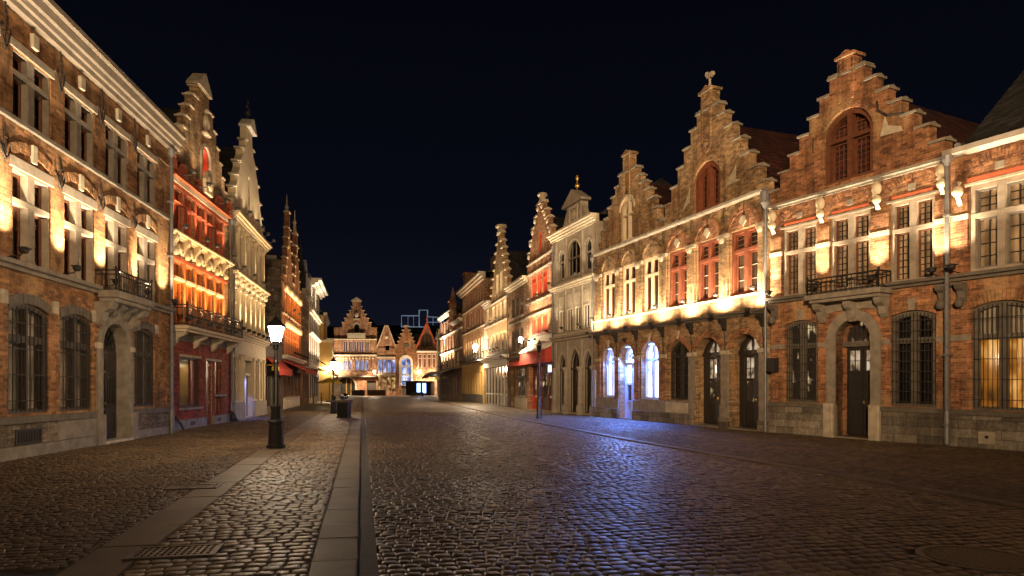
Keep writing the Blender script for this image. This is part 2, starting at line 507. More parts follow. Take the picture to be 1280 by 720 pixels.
class Bld:
    def __init__(s, name, label, A, B, sh=0.0, cat='building', group=None):
        dx, dy = B[0] - A[0], B[1] - A[1]
        s.L = math.hypot(dx, dy); s.sh = sh
        s.root = bpy.data.objects.new(name, None)
        s.root.empty_display_size = 0.5
        COL.objects.link(s.root)
        s.root.location = (A[0], A[1], 0)
        s.root.rotation_euler = (0, 0, math.atan2(dy, dx))
        s.root['label'] = label; s.root['category'] = cat
        if group: s.root['group'] = group
        s.holes = []
        far = math.hypot(A[0], A[1]) > 42
        s.dadd = 0.5 if far else 0.26; s.gain = 1.9 if far else 0.85
        if A[1] > 110: s.gain, s.dadd = 1.1, 1.9
    def mb(s): return MB(s.sh)
    SPLIT = {'pier', 'bracket', 'coping', 'pilaster', 'column', 'carved_ornament', 'capital', 'transom_ledge', 'tympanum', 'carved_corbel',
             'stone_course', 'lunette', 'mullion', 'scroll', 'post', 'plinth', 'corner_guard', 'foot', 'gate_post'}
    def put(s, mb, name, mat, parent=None, **k):
        if name in s.SPLIT:
            out = [p_.build(name, M[mat] if isinstance(mat, str) else mat, parent or s.root, **k) for p_ in mb.pieces()]
            return out[0]
        return mb.build(name, M[mat] if isinstance(mat, str) else mat, parent or s.root, **k)
    def wall(s, outline, mat, depth=9.0, eave=None, reveal=0.34, d=0.0, name='wall', thick=0.36, body=True, bd=0.39):
        m = s.mb()
        m.sheet(outline, s.holes, d, reveal, thick)
        if body:
            us = [p[0] for p in outline]
            m.box(min(us), max(us), -depth, d - bd, -0.3, eave)
        return s.put(m, name, mat)
    def part_box(s, name, mat, *a, parent=None, bevel=0.0, label=None):
        return s.put(s.mb().box(*a), name, mat, parent, bevel=bevel, label=label)
    def window(s, u0, u1, v0, v1, rise=0.0, kind='seg', cols=2, trans=(), rec=0.16, fw=0.09, mw=0.11, td=0.12,
               frame='stone_grey', pane='glass', case=None, cw=0.05, bars=(0, 0), barmat=None, sill=None, lintel=None,
               lh=0.2, vous=None, vw=0.24, vn=None, key=None, grille=None, gs=0.14, tt=0.1, name='window', hole=True, label=None, sd=0.08, rows_bar=None):
        if s.gain != 0.85: rec *= 0.55; td *= 0.6
        lp = arch_poly(u0, u1, v0, v1, rise, kind)
        if hole: s.holes.append(lp)
        f = s.mb()
        if rise <= 0: ri, vi = 0, v1 - fw
        elif rise < 0.4 * (u1 - u0) / 2 or rise - fw < 0.03: ri, vi = 0.85 * rise, v1 + 0.15 * rise - fw
        else: ri, vi = rise - fw, v1
        ins = arch_poly(u0 + fw, u1 - fw, v0 + fw * 0.7, vi, ri, kind)
        f.ring(lp, ins, -rec, -rec + td)
        us = [u0 + (u1 - u0) * i / cols for i in range(cols + 1)]
        top = lambda u: arch_top(u, u0, u1, v1, rise, kind)
        for um in us[1:-1]:
            f.box(um - mw / 2, um + mw / 2, -rec, -rec + td + 0.004, v0, top(um) - 0.01)
        for t in trans:
            f.box(u0 + 0.01, u1 - 0.01, -rec, -rec + td + 0.012, t - tt / 2, t + tt / 2)
        w = s.put(f, name, frame, label=label)
        p = s.mb().prism(arch_poly(u0 + 0.005, u1 - 0.005, v0, v1, rise, kind), -rec - 0.11, -rec - 0.09)
        s.put(p, 'pane', pane, w)
        vs = [v0] + list(trans) + [None]
        cells = []
        for a, b_ in zip(us, us[1:]):
            for k in range(len(vs) - 1):
                c0 = a + (mw / 2 if a > u0 else fw); c1 = b_ - (mw / 2 if b_ < u1 else fw)
                w0 = vs[k] + (tt / 2 if k else fw * 0.7)
                w1 = vs[k + 1] - tt / 2 if vs[k + 1] is not None else (min(top(c0), top(c1)) - (fw if rise <= 0 else 0.03))
                cells.append((c0, c1, w0, w1, k))
        if case:
            c = s.mb()
            for c0, c1, w0, w1, k in cells:
                if w1 - w0 < 2.5 * cw: continue
                c.ring(arch_poly(c0, c1, w0, w1), arch_poly(c0 + cw, c1 - cw, w0 + cw, w1 - cw), -rec - 0.05, -rec + 0.01)
            s.put(c, 'casement', case, w)
        if bars[0] or bars[1] or rows_bar:
            g = s.mb()
            for c0, c1, w0, w1, k in cells:
                nx = bars[0]; ny = rows_bar[min(k, len(rows_bar) - 1)] if rows_bar else bars[1]
                for i in range(nx):
                    x = c0 + (c1 - c0) * (i + 1) / (nx + 1); g.box(x - 0.011, x + 0.011, -rec - 0.085, -rec - 0.04, w0, w1 + 0.02)
                for i in range(ny):
                    z = w0 + (w1 - w0) * (i + 1) / (ny + 1); g.box(c0, c1, -rec - 0.082, -rec - 0.045, z - 0.011, z + 0.011)
            s.put(g, 'glazing_bars', barmat or case or frame, w)
        if grille:
            g = s.mb()
            n = max(2, int((u1 - u0) / gs))
            for i in range(n + 1):
                x = u0 + 0.04 + (u1 - u0 - 0.08) * i / n
                g.box(x - 0.0065, x + 0.0065, -rec + td + 0.02, -rec + td + 0.04, v0 + 0.05, top(x) - 0.06)
            nz = grille
            for i in range(nz):
                z = v0 + (v1 - v0) * (i + 0.5) / nz
                g.box(u0 + 0.01, u1 - 0.01, -rec + td + 0.042, -rec + td + 0.056, z - 0.010, z + 0.010)
            s.put(g, 'security_bars', 'iron', w)
        if sill:
            s.put(s.mb().profile([(-rec, v0 - 0.13), (sd, v0 - 0.13), (sd, v0 - 0.03), (-rec, v0 + 0.012)], u0 - 0.06, u1 + 0.06), 'sill', sill, w)
        if lintel:
            s.put(s.mb().box(u0 - 0.12, u1 + 0.12, -0.1, 0.035, v1 + 0.003, v1 + lh), 'lintel', lintel, w, bevel=0.01)
        if vous:
            s.put(s.voussoirs(u0, u1, v1, rise, kind, vw, vn), 'brick_arch', vous, w)
        if key:
            c = (u0 + u1) / 2; tv = top(c)
            s.put(s.mb().prism([(c - 0.08, tv + 0.004), (c + 0.08, tv + 0.004), (c + 0.12, tv + 0.36), (c - 0.12, tv + 0.36)], -0.05, 0.07), 'keystone', key, w, bevel=0.01)
        return w
    def voussoirs(s, u0, u1, v1, rise, kind, vw, vn=None, d0=-0.12, d1=0.03, gap=0.006):
        m = s.mb()
        lp = []
        h = (u1 - u0) / 2; c = (u0 + u1) / 2
        n = vn or max(6, int((u1 - u0) * 1.25 / 0.085))
        pts = []
        for i in range(n * 2 + 1):
            a = math.pi - math.pi * i / (n * 2)
            x = h * (1 - 2 * (1 - i / (n * 2.0))) if rise < h * 0.7 else h * math.cos(a)
            pts.append((c + x, arch_top(c + x, u0, u1, v1, rise, kind)))
        for i in range(n):
            a, mid, b_ = pts[2 * i], pts[2 * i + 1], pts[2 * i + 2]
            def nrm(k):
                p, q = pts[max(0, k - 1)], pts[min(len(pts) - 1, k + 1)]
                tx, ty = q[0] - p[0], q[1] - p[1]; l = math.hypot(tx, ty) or 1
                return (-ty / l, tx / l)
            n0, n1 = nrm(2 * i), nrm(2 * i + 2)
            tx, ty = b_[0] - a[0], b_[1] - a[1]; l = math.hypot(tx, ty) or 1
            gx, gy = tx / l * gap, ty / l * gap
            o = random.uniform(-0.008, 0.008); e_ = 0.003
            m.prism([(a[0] + gx + n0[0] * e_, a[1] + gy + n0[1] * e_), (b_[0] - gx + n1[0] * e_, b_[1] - gy + n1[1] * e_),
                     (b_[0] - gx + n1[0] * vw, b_[1] - gy + n1[1] * vw), (a[0] + gx + n0[0] * vw, a[1] + gy + n0[1] * vw)], d0, d1 + o)
        return m
    def flood(s, u, v, d=0.22, power=40.0, tilt=10, cone=105, color=WARM, size=0.06, blend=1.0, fixture=True, bracket=0.0):
        d += s.dadd; power *= s.gain; cone = cone * 0.88 if cone < 130 else cone; tilt = tilt * 0.5 if tilt > 0 else tilt
        m = s.mb()
        m.blob(u, d, v - 0.09, 0.12, 0.10, 0.085)
        m.box(u - 0.13, u + 0.13, d - 0.09, d + 0.09, v - 0.065, v - 0.035)
        m.tube([(u, d, v - 0.1), (u, d * 0.8, v - 0.21), (u, 0.0, v - 0.25)], 0.018, 6)
        fx = s.put(m, 'floodlight', 'iron')
        ld = bpy.data.lights.new('floodlight_beam', 'SPOT')
        ld.energy = power * GAIN; ld.color = color; ld.spot_size = math.radians(cone); ld.spot_blend = blend
        ld.shadow_soft_size = size
        lo = bpy.data.objects.new('floodlight_beam', ld); COL.objects.link(lo)
        lo.parent = fx; lo.location = (u, -d, v + 0.0 + s.sh * u)
        lo.rotation_euler = (math.pi - math.radians(tilt), 0, 0)
        return fx
    def down(s, parent, u, v, d, power, cone=150):
        ld = bpy.data.lights.new('lamp_beam', 'SPOT'); ld.energy = power; ld.color = LAMPC; ld.spot_size = math.radians(cone); ld.spot_blend = 0.6; ld.shadow_soft_size = 0.12
        lo = bpy.data.objects.new('lamp_beam', ld); COL.objects.link(lo); lo.parent = parent; lo.location = (u, -d, v + s.sh * u)
    def pipe(s, u, v0, v1, d=0.12, r=0.055, mat='zinc'):
        m = s.mb().tube([(u, d, v0), (u, d, v1)], r, 10)
        for k in range(int((v1 - v0) / 1.9) + 1):
            m.box(u - r - 0.012, u + r + 0.012, 0.0, d + r + 0.012, v0 + 0.5 + k * 1.9, v0 + 0.56 + k * 1.9)
        m.lathe(u, d, [(r, v1 - 0.02), (r + 0.07, v1 + 0.16), (r + 0.08, v1 + 0.26), (r + 0.02, v1 + 0.26)], 10)
        m.lathe(u, d, [(r + 0.02, v0), (r + 0.02, v0 + 0.9), (r, v0 + 0.92)], 10)
        return s.put(m, 'drainpipe', mat, smooth=False)
    def railing(s, u0, u1, d, v0, v1, n, parent=None, mat='iron', ends=True, back=0.0, ornament=False):
        m = s.mb()
        def run(a, b_):
            (x0, y0), (x1, y1) = a, b_
            for z in (v0 + 0.06, v1 - 0.12, v1):
                m.tube([(x0, y0, z), (x1, y1, z)], 0.018 if z < v1 else 0.026, 6)
            L = math.hypot(x1 - x0, y1 - y0); k = max(2, int(L / n))
            for i in range(k + 1):
                t = i / k; x, y = x0 + (x1 - x0) * t, y0 + (y1 - y0) * t
                m.tube([(x, y, v0), (x, y, v1)], 0.013 if 0 < i < k else 0.024, 5)
                if ornament and 0 < i < k:
                    m.blob(x, y, (v0 + v1) / 2, 0.035, 0.03, 0.06, 6, 4)
        run((u0, d), (u1, d))
        if ends:
            run((u0, back), (u0, d)); run((u1, back), (u1, d))
            for x in (u0, u1):
                m.blob(x, d, v1 + 0.06, 0.04, 0.04, 0.06, 8, 5)
        return s.put(m, 'railing', mat, parent)
    def console(s, u, v, w, h, dep, m, d=0.0):
        m.profile([(d - 0.03, v), (d + dep, v), (d + dep, v - 0.12 * h), (d + dep * 0.85, v - 0.3 * h), (d + dep * 0.5, v - 0.45 * h), (d + dep * 0.38, v - 0.8 * h), (d + dep * 0.15, v - h), (d - 0.03, v - h)], u - w / 2, u + w / 2)
    def anchor(s, u, v0, v1, y=False, m=None):
        own = m is None
        m = m or s.mb()
        m.tube([(u, 0.03, v0), (u, 0.05, (v0 + v1) / 2), (u, 0.03, v1)], 0.02, 5)
        if y:
            h = v1 - v0
            for sg in (-1, 1):
                m.tube([(u, 0.04, v0 + 0.02), (u + sg * 0.1, 0.05, v0 + h * 0.16), (u + sg * 0.17, 0.04, v0 + h * 0.36), (u + sg * 0.14, 0.05, v0 + h * 0.46)], 0.018, 5)
            m.blob(u, 0.05, v0 + h * 0.62, 0.05, 0.03, 0.05, 6, 4)
        if own:
            return s.put(m, 'wall_anchor', 'iron')
    def steps(s, c, lst, base, shoulder=None):
        """stepped gable: lst = [(half width, top)] from the eaves up"""
        L, R = [], []
        for hw, v in lst:
            L.append((c - hw, v)); R.append((c + hw, v))
        out = [(c - lst[0][0], base), (c + lst[0][0], base)]
        pts_r = []; pv = base
        for hw, v in lst:
            if (c + hw, pv) != (out[-1] if not pts_r else pts_r[-1]): pts_r.append((c + hw, pv))
            pts_r.append((c + hw, v)); pv = v
        if pts_r[0] == out[-1]: pts_r = pts_r[1:]
        pts_l = [(2 * c - x, v) for x, v in pts_r][::-1]
        return out + pts_r + pts_l
    def copings(s, c, lst, mat='stone_light', th=0.09, ov=0.06, depth=0.5):
        m = s.mb()
        for i, (hw, v) in enumerate(lst):
            nx = lst[i + 1][0] if i + 1 < len(lst) else 0
            for sg in ((-1, 1) if nx else (0,)):
                if sg == 0:
                    m.box(c - hw - ov, c + hw + ov, -depth, ov, v + 0.003, v + th)
                    m.box(c - hw - ov * 0.5, c + hw + ov * 0.5, -depth + 0.03, ov * 0.5, v + th + 0.002, v + th * 1.9)
                else:
                    a, b_ = sorted((c + sg * (hw + ov), c + sg * (nx + 0.003)))
                    m.box(a, b_, -depth, ov, v + 0.003, v + th)
                    a, b_ = sorted((c + sg * (hw + ov * 0.4), c + sg * (nx + 0.003)))
                    m.profile([(ov * 0.5, v + th + 0.002), (-depth * 0.5, v + th * 2.1), (-depth + 0.03, v + th + 0.002)], a, b_)
        return s.put(m, 'coping', mat)
    def gable_roof(s, c, hw, base, apex, depth=9.0, mat='roof_red', d0=-0.37):
        m = s.mb().prism([(c - hw, base), (c + hw, base), (c, apex)], -depth, d0)
        return s.put(m, 'roof', mat)
    def eave_roof(s, u0, u1, base, apex, run=4.0, d0=0.25, mat='roof_slate', hip=False):
        m = s.mb()
        if hip:
            a = [m.P(u0, d0, base), m.P(u1, d0, base), m.P(u1, d0 - 2 * run, base), m.P(u0, d0 - 2 * run, base)]
            h = min(run * 0.8, (u1 - u0) * 0.45)
            r = [m.P(u0 + h, d0 - run, apex), m.P(u1 - h, d0 - run, apex)]
            m.face([a[0], a[1], r[1], r[0]]); m.face([a[2], a[3], r[0], r[1]]); m.face([a[1], a[2], r[1]]); m.face([a[3], a[0], r[0]]); m.face(a[::-1])
        else:
            m.profile([(d0, base), (d0 - run, apex), (d0 - 2 * run, base)], u0, u1)
        return s.put(m, 'roof', mat)
    def cornice(s, u0, u1, v0, v1, dep=0.3, mat='cornice_paint', name='cornice', d=0.0, steps=3):
        h = v1 - v0
        pr = [(d - 0.05, v0)]
        for i in range(steps):
            a = d + dep * (i + 1) / steps
            pr.append((a, v0 + h * i / steps)); pr.append((a, v0 + h * (i + 1) / steps - 0.02 * (i < steps - 1)))
        pr.append((d - 0.05, v1))
        return s.put(s.mb().profile(pr, u0, u1), name, mat)
    def band(s, u0, u1, v0, v1, d=0.04, mat='stone_grey', name='string_course', back=-0.05, bevel=0.008):
        return s.put(s.mb().box(u0, u1, back, d, v0, v1), name, mat, bevel=bevel)

def rect(u0, u1, v0, v1): return [(u0, v0), (u1, v0), (u1, v1), (u0, v1)]

def gpts(c, lst, base):
    """right foot -> top -> left foot of a stepped gable, for use inside a wall outline"""
    r = [(c + lst[0][0], base)]
    for i, (hw, v) in enumerate(lst):
        if i: r.append((c + hw, lst[i - 1][1]))
        r.append((c + hw, v))
    return r + [(2 * c - x, v) for x, v in r[::-1]]

# ================================================================== GROUND
CN = math.hypot(0.22, 1.0)
def street(c, Y): return (c - 0.22 * Y, Y)          # c = distance right of the kerb's edge, Y = depth
def right_line(Y): return np.interp(Y, [0, 5, 9.2, 20.7, 36, 60, 200], [9.35, 9.2, 8.95, 8.19, 7.92, 8.3, 9.5])

M['ground'] = m_plain('ground', (0.045, 0.038, 0.03), 0.9, 0.4, 0.8, bmp=0.3)
M['mortar'] = m_plain('mortar', (0.060, 0.044, 0.029), 0.9, 0.4, 7, bmp=0.4)
M['sett_road'] = m_island('sett_road', [(0.0, (0.060, 0.036, 0.020)), (0.3, (0.105, 0.066, 0.037)), (0.6, (0.135, 0.088, 0.050)), (0.8, (0.090, 0.050, 0.032)), (0.93, (0.165, 0.115, 0.066)), (1.0, (0.21, 0.15, 0.085))], (0.32, 0.60), 0.58, 38, 0.3, 0.35, big=0.5)
M['sett_walk'] = m_island('sett_walk', [(0.0, (0.080, 0.050, 0.027)), (0.4, (0.125, 0.083, 0.046)), (0.7, (0.15, 0.10, 0.056)), (1.0, (0.19, 0.135, 0.08))], (0.5, 0.8), 0.4, 40, 0.35, 0.4, big=0.7)
M['paver'] = m_island('paver', [(0.0, (0.13, 0.085, 0.047)), (0.4, (0.19, 0.13, 0.075)), (0.7, (0.22, 0.155, 0.09)), (1.0, (0.28, 0.205, 0.125))], (0.40, 0.66), 0.48, 40, 0.3, 0.35, big=0.8)
M['kerb_stone'] = m_island('kerb_stone', [(0.0, (0.135, 0.098, 0.064)), (0.5, (0.165, 0.122, 0.082)), (1.0, (0.19, 0.145, 0.098))], (0.5, 0.75), 0.4, 60, 0.2, 0.3, big=0.9)
M['kerb_line'] = m_island('kerb_line', [(0.0, (0.10, 0.07, 0.044)), (1.0, (0.145, 0.105, 0.068))], (0.45, 0.7), 0.4, 60, 0.2, 0.4, big=0.9)
M['gutter'] = m_plain('gutter', (0.055, 0.045, 0.034), 0.75, 0.4, 9, bmp=0.4)
def m_far_sett(name, col, bw, bh):
    m, nt, b = new_mat(name)
    o = objvec(nt)
    mp = N(nt, "ShaderNodeMapping"); mp.inputs["Rotation"].default_value = (0, 0, -0.2166)
    nt.links.new(o, mp.inputs[0])
    bt = N(nt, "ShaderNodeTexBrick"); bt.offset = 0.5
    for k, v in (("Scale", 1.0), ("Mortar Size", 0.02), ("Mortar Smooth", 1.0), ("Bias", 0.0), ("Brick Width", bw), ("Row Height", bh)):
        bt.inputs[k].default_value = v
    bt.inputs["Color1"].default_value = (*[c * 0.7 for c in col], 1); bt.inputs["Color2"].default_value = (*[c * 1.3 for c in col], 1)
    bt.inputs["Mortar"].default_value = (*[c * 0.35 for c in col], 1)
    nt.links.new(mp.outputs[0], bt.inputs["Vector"])
    nt.links.new(bt.outputs["Color"], b.inputs["Base Color"])
    b.inputs["Roughness"].default_value = 0.45
    inv = N(nt, "ShaderNodeMath", operation='SUBTRACT'); inv.inputs[0].default_value = 1.0
    nt.links.new(bt.outputs["Fac"], inv.inputs[1])
    bump(nt, b, inv.outputs[0], 0.8, 0.03)
    return m
M['far_road'] = m_far_sett('far_road', (0.14, 0.10, 0.065), 0.2, 0.14)
M['far_walk'] = m_far_sett('far_walk', (0.16, 0.12, 0.078), 0.2, 0.12)

def struct(o):
    o['kind'] = 'structure'; return o

def polymesh(name, polys, mat):
    """flat polygons [(pts, z)]"""
    bm = bmesh.new()
    for pts, z in polys:
        bm.faces.new([bm.verts.new((x, y, z)) for x, y in pts])
    me = bpy.data.meshes.new(name); bm.to_mesh(me); bm.free()
    me.materials.append(mat)
    o = bpy.data.objects.new(name, me); COL.objects.link(o)
    return o

struct(polymesh('ground', [([(-900, -300), (900, -300), (900, 2000), (-900, 2000)], -0.16)], M['ground']))

OCT = [(-1, -.76), (-.80, -1), (.80, -1), (1, -.76), (1, .76), (.80, 1), (-.80, 1), (-1, .76)]
def stones(name, mats, base_polys, keep, c0, c1, Y0, Y1, w, h, z, relief=0.016, gap=0.010, tilt=0.05, wob=0.02, rnd=0.25, seed=1, far_polys=(), rot=0.05, lim=None):
    rng = np.random.default_rng(seed)
    X, Yv, HW, HH = [], [], [], []
    Ya, Yb = Y0 - 4.5, Y1 + 4.5
    nrow = int((Yb - Ya) / h)
    for r in range(nrow):
        yc = Ya + (r + 0.5) * h
        n = int((c1 - c0) / w) + 3
        ww = w * (1 + rng.uniform(-rnd, rnd, n))
        e_ = c0 - rng.uniform(0, w) + np.cumsum(ww) - ww / 2
        sel = (e_ > c0) & (e_ < c1)
        e_, ww = e_[sel], ww[sel]
        X.append(e_); Yv.append(np.full(len(e_), yc)); HW.append(ww / 2); HH.append(np.full(len(e_), h / 2))
    X, Yv, HW, HH = map(np.concatenate, (X, Yv, HW, HH))
    Yw = Yv + wob * np.sin(X * 1.7 + Yv * 0.9) + wob * 0.7 * np.sin(X * 4.3 - Yv * 2.1 + 1.3)
    py = Yw + 0.215 * X; px = X - 0.22 * py     # rows run square to the kerb
    k = keep(X, py, px, py) & (py > Y0) & (py < Y1)
    if lim is not None:                             # cut the end stones of a row to its edging
        lo = np.maximum(X - HW, lim[0](py)); hi = np.minimum(X + HW, lim[1](py))
        k &= hi - lo > 0.055
        X = (lo + hi) / 2; HW = (hi - lo) / 2; px = X - 0.22 * py
    X, px, py, HW, HH = X[k], px[k], py[k], HW[k], HH[k]
    n = len(X)
    HW = HW - gap / 2; HH = HH * rng.uniform(0.93, 1.03, n) - gap / 2
    tmpl = []
    for s_, zz in ((1.0, -0.022), (0.93, 0.55), (0.76, 1.0)):
        for i, (x, y) in enumerate(OCT):
            tmpl.append((x * s_, y * s_, zz))
    T = np.array(tmpl)
    jit = 1 + rng.uniform(-0.07, 0.07, (n, 24))
    lx = T[None, :, 0] * HW[:, None] * jit; ly = T[None, :, 1] * HH[:, None] * (1 + rng.uniform(-0.07, 0.07, (n, 24)))
    th = 0.2166 + rng.normal(0, rot, n)     # rows run square to the kerb
    cx, sx = np.cos(th)[:, None], np.sin(th)[:, None]
    wx = px[:, None] + lx * cx - ly * sx
    wy = py[:, None] + lx * sx + ly * cx
    hz = relief * rng.uniform(0.75, 1.25, n)[:, None]
    dz = rng.normal(0, relief * 0.22, n)[:, None]
    tz = np.where(T[None, :, 2] < 0, T[None, :, 2], T[None, :, 2] * hz - relief + dz + tilt * 0.5 * (rng.normal(0, 1, n)[:, None] * lx + rng.normal(0, 1, n)[:, None] * ly))
    wz = z + tz
    V = np.stack([wx, wy, wz], -1).reshape(-1, 3)
    f = []
    for lv in (0, 8):
        for i in range(8):
            j = (i + 1) % 8
            f.append((lv + i, lv + j, lv + 8 + j, lv + 8 + i))
    quads = np.array(f)                       # 16 x 4
    oct_ = np.arange(16, 24)
    per = np.concatenate([quads.reshape(-1), oct_])   # 72 loops
    loops = (per[None, :] + 24 * np.arange(n)[:, None]).reshape(-1)
    counts = np.tile(np.array([4] * 16 + [8]), n)
    mi = np.zeros(len(counts), dtype=np.int32)
    # flat beds below
    extra_v, extra_l, extra_c, extra_m = [], [], [], []
    base_i = len(V)
    for polys, slot in ((base_polys, 1), (far_polys, 2)):
        for pts, zz in polys:
            idx = []
            for x, y in pts:
                idx.append(base_i + len(extra_v)); extra_v.append((x, y, zz))
            extra_l += idx; extra_c.append(len(idx)); extra_m.append(slot)
    if extra_v: V = np.concatenate([V, np.array(extra_v)])
    loops = np.concatenate([loops, np.array(extra_l, dtype=loops.dtype)]).astype(np.int32)
    counts = np.concatenate([counts, np.array(extra_c, dtype=counts.dtype)]).astype(np.int32)
    mi = np.concatenate([mi, np.array(extra_m, dtype=np.int32)])
    starts = (np.cumsum(counts) - counts).astype(np.int32)
    me = bpy.data.meshes.new(name)
    me.vertices.add(len(V)); me.vertices.foreach_set('co', V.astype(np.float32).ravel())
    me.loops.add(len(loops)); me.loops.foreach_set('vertex_index', loops)
    me.polygons.add(len(counts)); me.polygons.foreach_set('loop_start', starts)
    try: me.polygons.foreach_set('loop_total', counts)
    except Exception: pass
    me.polygons.foreach_set('material_index', mi)
    me.polygons.foreach_set('use_smooth', np.ones(len(counts), dtype=bool))
    for m_ in mats: me.materials.append(m_)
    me.update(calc_edges=True); me.validate()
    o = bpy.data.objects.new(name, me); COL.objects.link(o)
    return struct(o)

def slabs(name, mat, c0, c1, Y0, Y1, ln, z, gap=0.006, thick=0.13, seed=3, cr=None):
    rng = random.Random(seed)
    bm = bmesh.new()
    y = Y0
    while y < Y1:
        l = ln * rng.uniform(0.75, 1.3) * (1 if y < 45 else 4)
        y2 = min(Y1, y + l)
        dz = rng.uniform(-0.004, 0.004)
        ca, cb = (c0, c1) if cr is None else (0, 0)
        q = []
        for (c, yy) in ((c0, y + gap), (c1, y + gap), (c1, y2), (c0, y2)):
            off = 0 if cr is None else float(cr(yy))
            # joints run square to the kerb
            c_ = c + rng.uniform(-0.006, 0.006); y_ = yy + 0.209 * c_ + rng.uniform(-0.004, 0.004)
            q.append((c_ + off - 0.22 * y_, y_))
        lo = [bm.verts.new((a, b_, z - thick)) for a, b_ in q]; hi = [bm.verts.new((a, b_, z + dz + rng.uniform(-0.003, 0.003))) for a, b_ in q]
        top = bm.faces.new(hi)
        for i in range(4): bm.faces.new([lo[i], lo[(i + 1) % 4], hi[(i + 1) % 4], hi[i]])
        y = y2
    bmesh.ops.bevel(bm, geom=[e_ for e_ in bm.edges if all(v.co.z > z - 0.03 for v in e_.verts)], offset=0.009, segments=2, affect='EDGES', clamp_overlap=True)
    me = bpy.data.meshes.new(name); bm.to_mesh(me); bm.free(); me.materials.append(mat)
    o = bpy.data.objects.new(name, me); COL.objects.link(o)
    return struct(o)

ZR = -0.05
COVERS = [(4.50, 6.60, 0.47)]
GRATES = [(-3.27, 6.63, 0.40, 0.24), (-5.10, 10.95, 0.38, 0.24)]
def not_cover(px, py):
    k = np.ones(len(px), bool)
    for x, y, r in COVERS: k &= (px - x) ** 2 + (py - y) ** 2 > (r + 0.07) ** 2
    for x, y, a, b_ in GRATES: k &= ~((abs(px - x) < a + 0.04) & (abs(py - y) < b_ + 0.03))
    return k
def vis(px, py):      # only what a step to either side could still see
    return (np.abs(px) < py * 0.86 + 2.5) & (py > 1.5)
LF = np.array([(2, -10.2), (14.7, -11.03), (24.5, -12.12), (32, -13.2), (40.3, -14.6), (59, -18.2), (80, -22.6), (97, -26.3)])
RF = np.array([(2, 19.5), (18.9, 11.92), (24.4, 9.2), (37.7, 4.6), (43.5, 2.7), (56, -0.3), (66.6, -2.6), (81, -5.9), (101, -10.6)])
NEAR = 46.0
def strip(ca, cb, Ya, Yb, fa=None, fb=None, n=12):
    ys = np.linspace(Ya, Yb, n)
    l = [((ca if fa is None else float(fa(y))) - 0.22 * y, y) for y in ys]
    r = [((cb if fb is None else float(fb(y))) - 0.22 * y, y) for y in ys]
    return [([l[i], r[i], r[i + 1], l[i + 1]]) for i in range(n - 1)]
rl = lambda y: right_line(y)
stones('road', [M['sett_road'], M['mortar'], M['far_road']], [(p, ZR - 0.022) for p in strip(0.085, 0, 0.5, NEAR, None, rl)],
       lambda c, Y, px, py: not_cover(px, py) & vis(px, py),
       0.0, 9.6, 1.8, NEAR, 0.155, 0.150, ZR, relief=0.012, gap=0.012, tilt=0.065, wob=0.03, seed=11, lim=(lambda y: 0.14 + 0 * y, lambda y: right_line(y) - 0.01),
       far_polys=[(p, ZR - 0.006) for p in strip(0.085, 0, NEAR, 240, None, rl)])
stones('pavement', [M['sett_walk'], M['mortar'], M['far_walk']], [([(-14.5 - 0.0 * y, y) for y in (0.5,)] + [(-2.63 - .11, 0.5), (-2.63 - 0.22 * NEAR, NEAR), (-17.5, NEAR), (-14.5, 10)], -0.016)],
       lambda c, Y, px, py: (px > np.interp(py, LF[:, 0], LF[:, 1]) - 0.15) & vis(px, py),
       -11.5, -2.6, 6.0, NEAR, 0.135, 0.115, 0.0, relief=0.010, gap=0.010, tilt=0.06, wob=0.035, seed=12, lim=(lambda y: -40 + 0 * y, lambda y: -2.64 + 0 * y),
       far_polys=[([(-2.63 - 0.22 * NEAR, NEAR), (-2.63 - 0.22 * 240, 240), (-75, 240), (-19.5, NEAR)], -0.004)])
stones('paved_path', [M['paver'], M['mortar'], M['far_walk']], [(p, -0.013) for p in strip(-2.09, -0.457, 0.5, NEAR)],
       lambda c, Y, px, py: not_cover(px, py) & vis(px, py),
       -2.3, -0.3, 1.8, NEAR, 0.175, 0.150, 0.0, relief=0.011, gap=0.012, tilt=0.05, wob=0.010, seed=13, rnd=0.22, rot=0.02, lim=(lambda y: -2.08 + 0 * y, lambda y: -0.47 + 0 * y),
       far_polys=[(p, -0.004) for p in strip(-2.09, -0.457, NEAR, 240)])
stones('side_pavement', [M['sett_walk'], M['mortar'], M['far_walk']], [(p, -0.016) for p in strip(0, 22, 0.5, NEAR, lambda y: right_line(y) + 0.30)],
       lambda c, Y, px, py: (px < np.interp(py, RF[:, 0], RF[:, 1]) + 0.12) & vis(px, py),
       7.8, 18.5, 5.0, NEAR, 0.15, 0.13, -0.01, relief=0.010, gap=0.010, tilt=0.06, wob=0.035, seed=14, lim=(lambda y: right_line(y) + 0.31, lambda y: 60 + 0 * y),
       far_polys=[(p, -0.004) for p in strip(0, 30, NEAR, 240, lambda y: right_line(y) + 0.30)])
slabs('kerb', M['kerb_stone'], -0.457, -0.043, 1.0, 240, 0.80, 0.001, seed=4)
slabs('stone_band', M['kerb_stone'], -2.63, -2.09, 1.0, 240, 1.25, -0.002, seed=5)
slabs('kerb_line', M['kerb_line'], 0.0, 0.30, 2.0, 240, 0.8, -0.014, seed=6, cr=right_line)
struct(polymesh('gutter', [(p, ZR + 0.004) for p in strip(-0.043, 0.15, 0.5, 240)], M['gutter']))

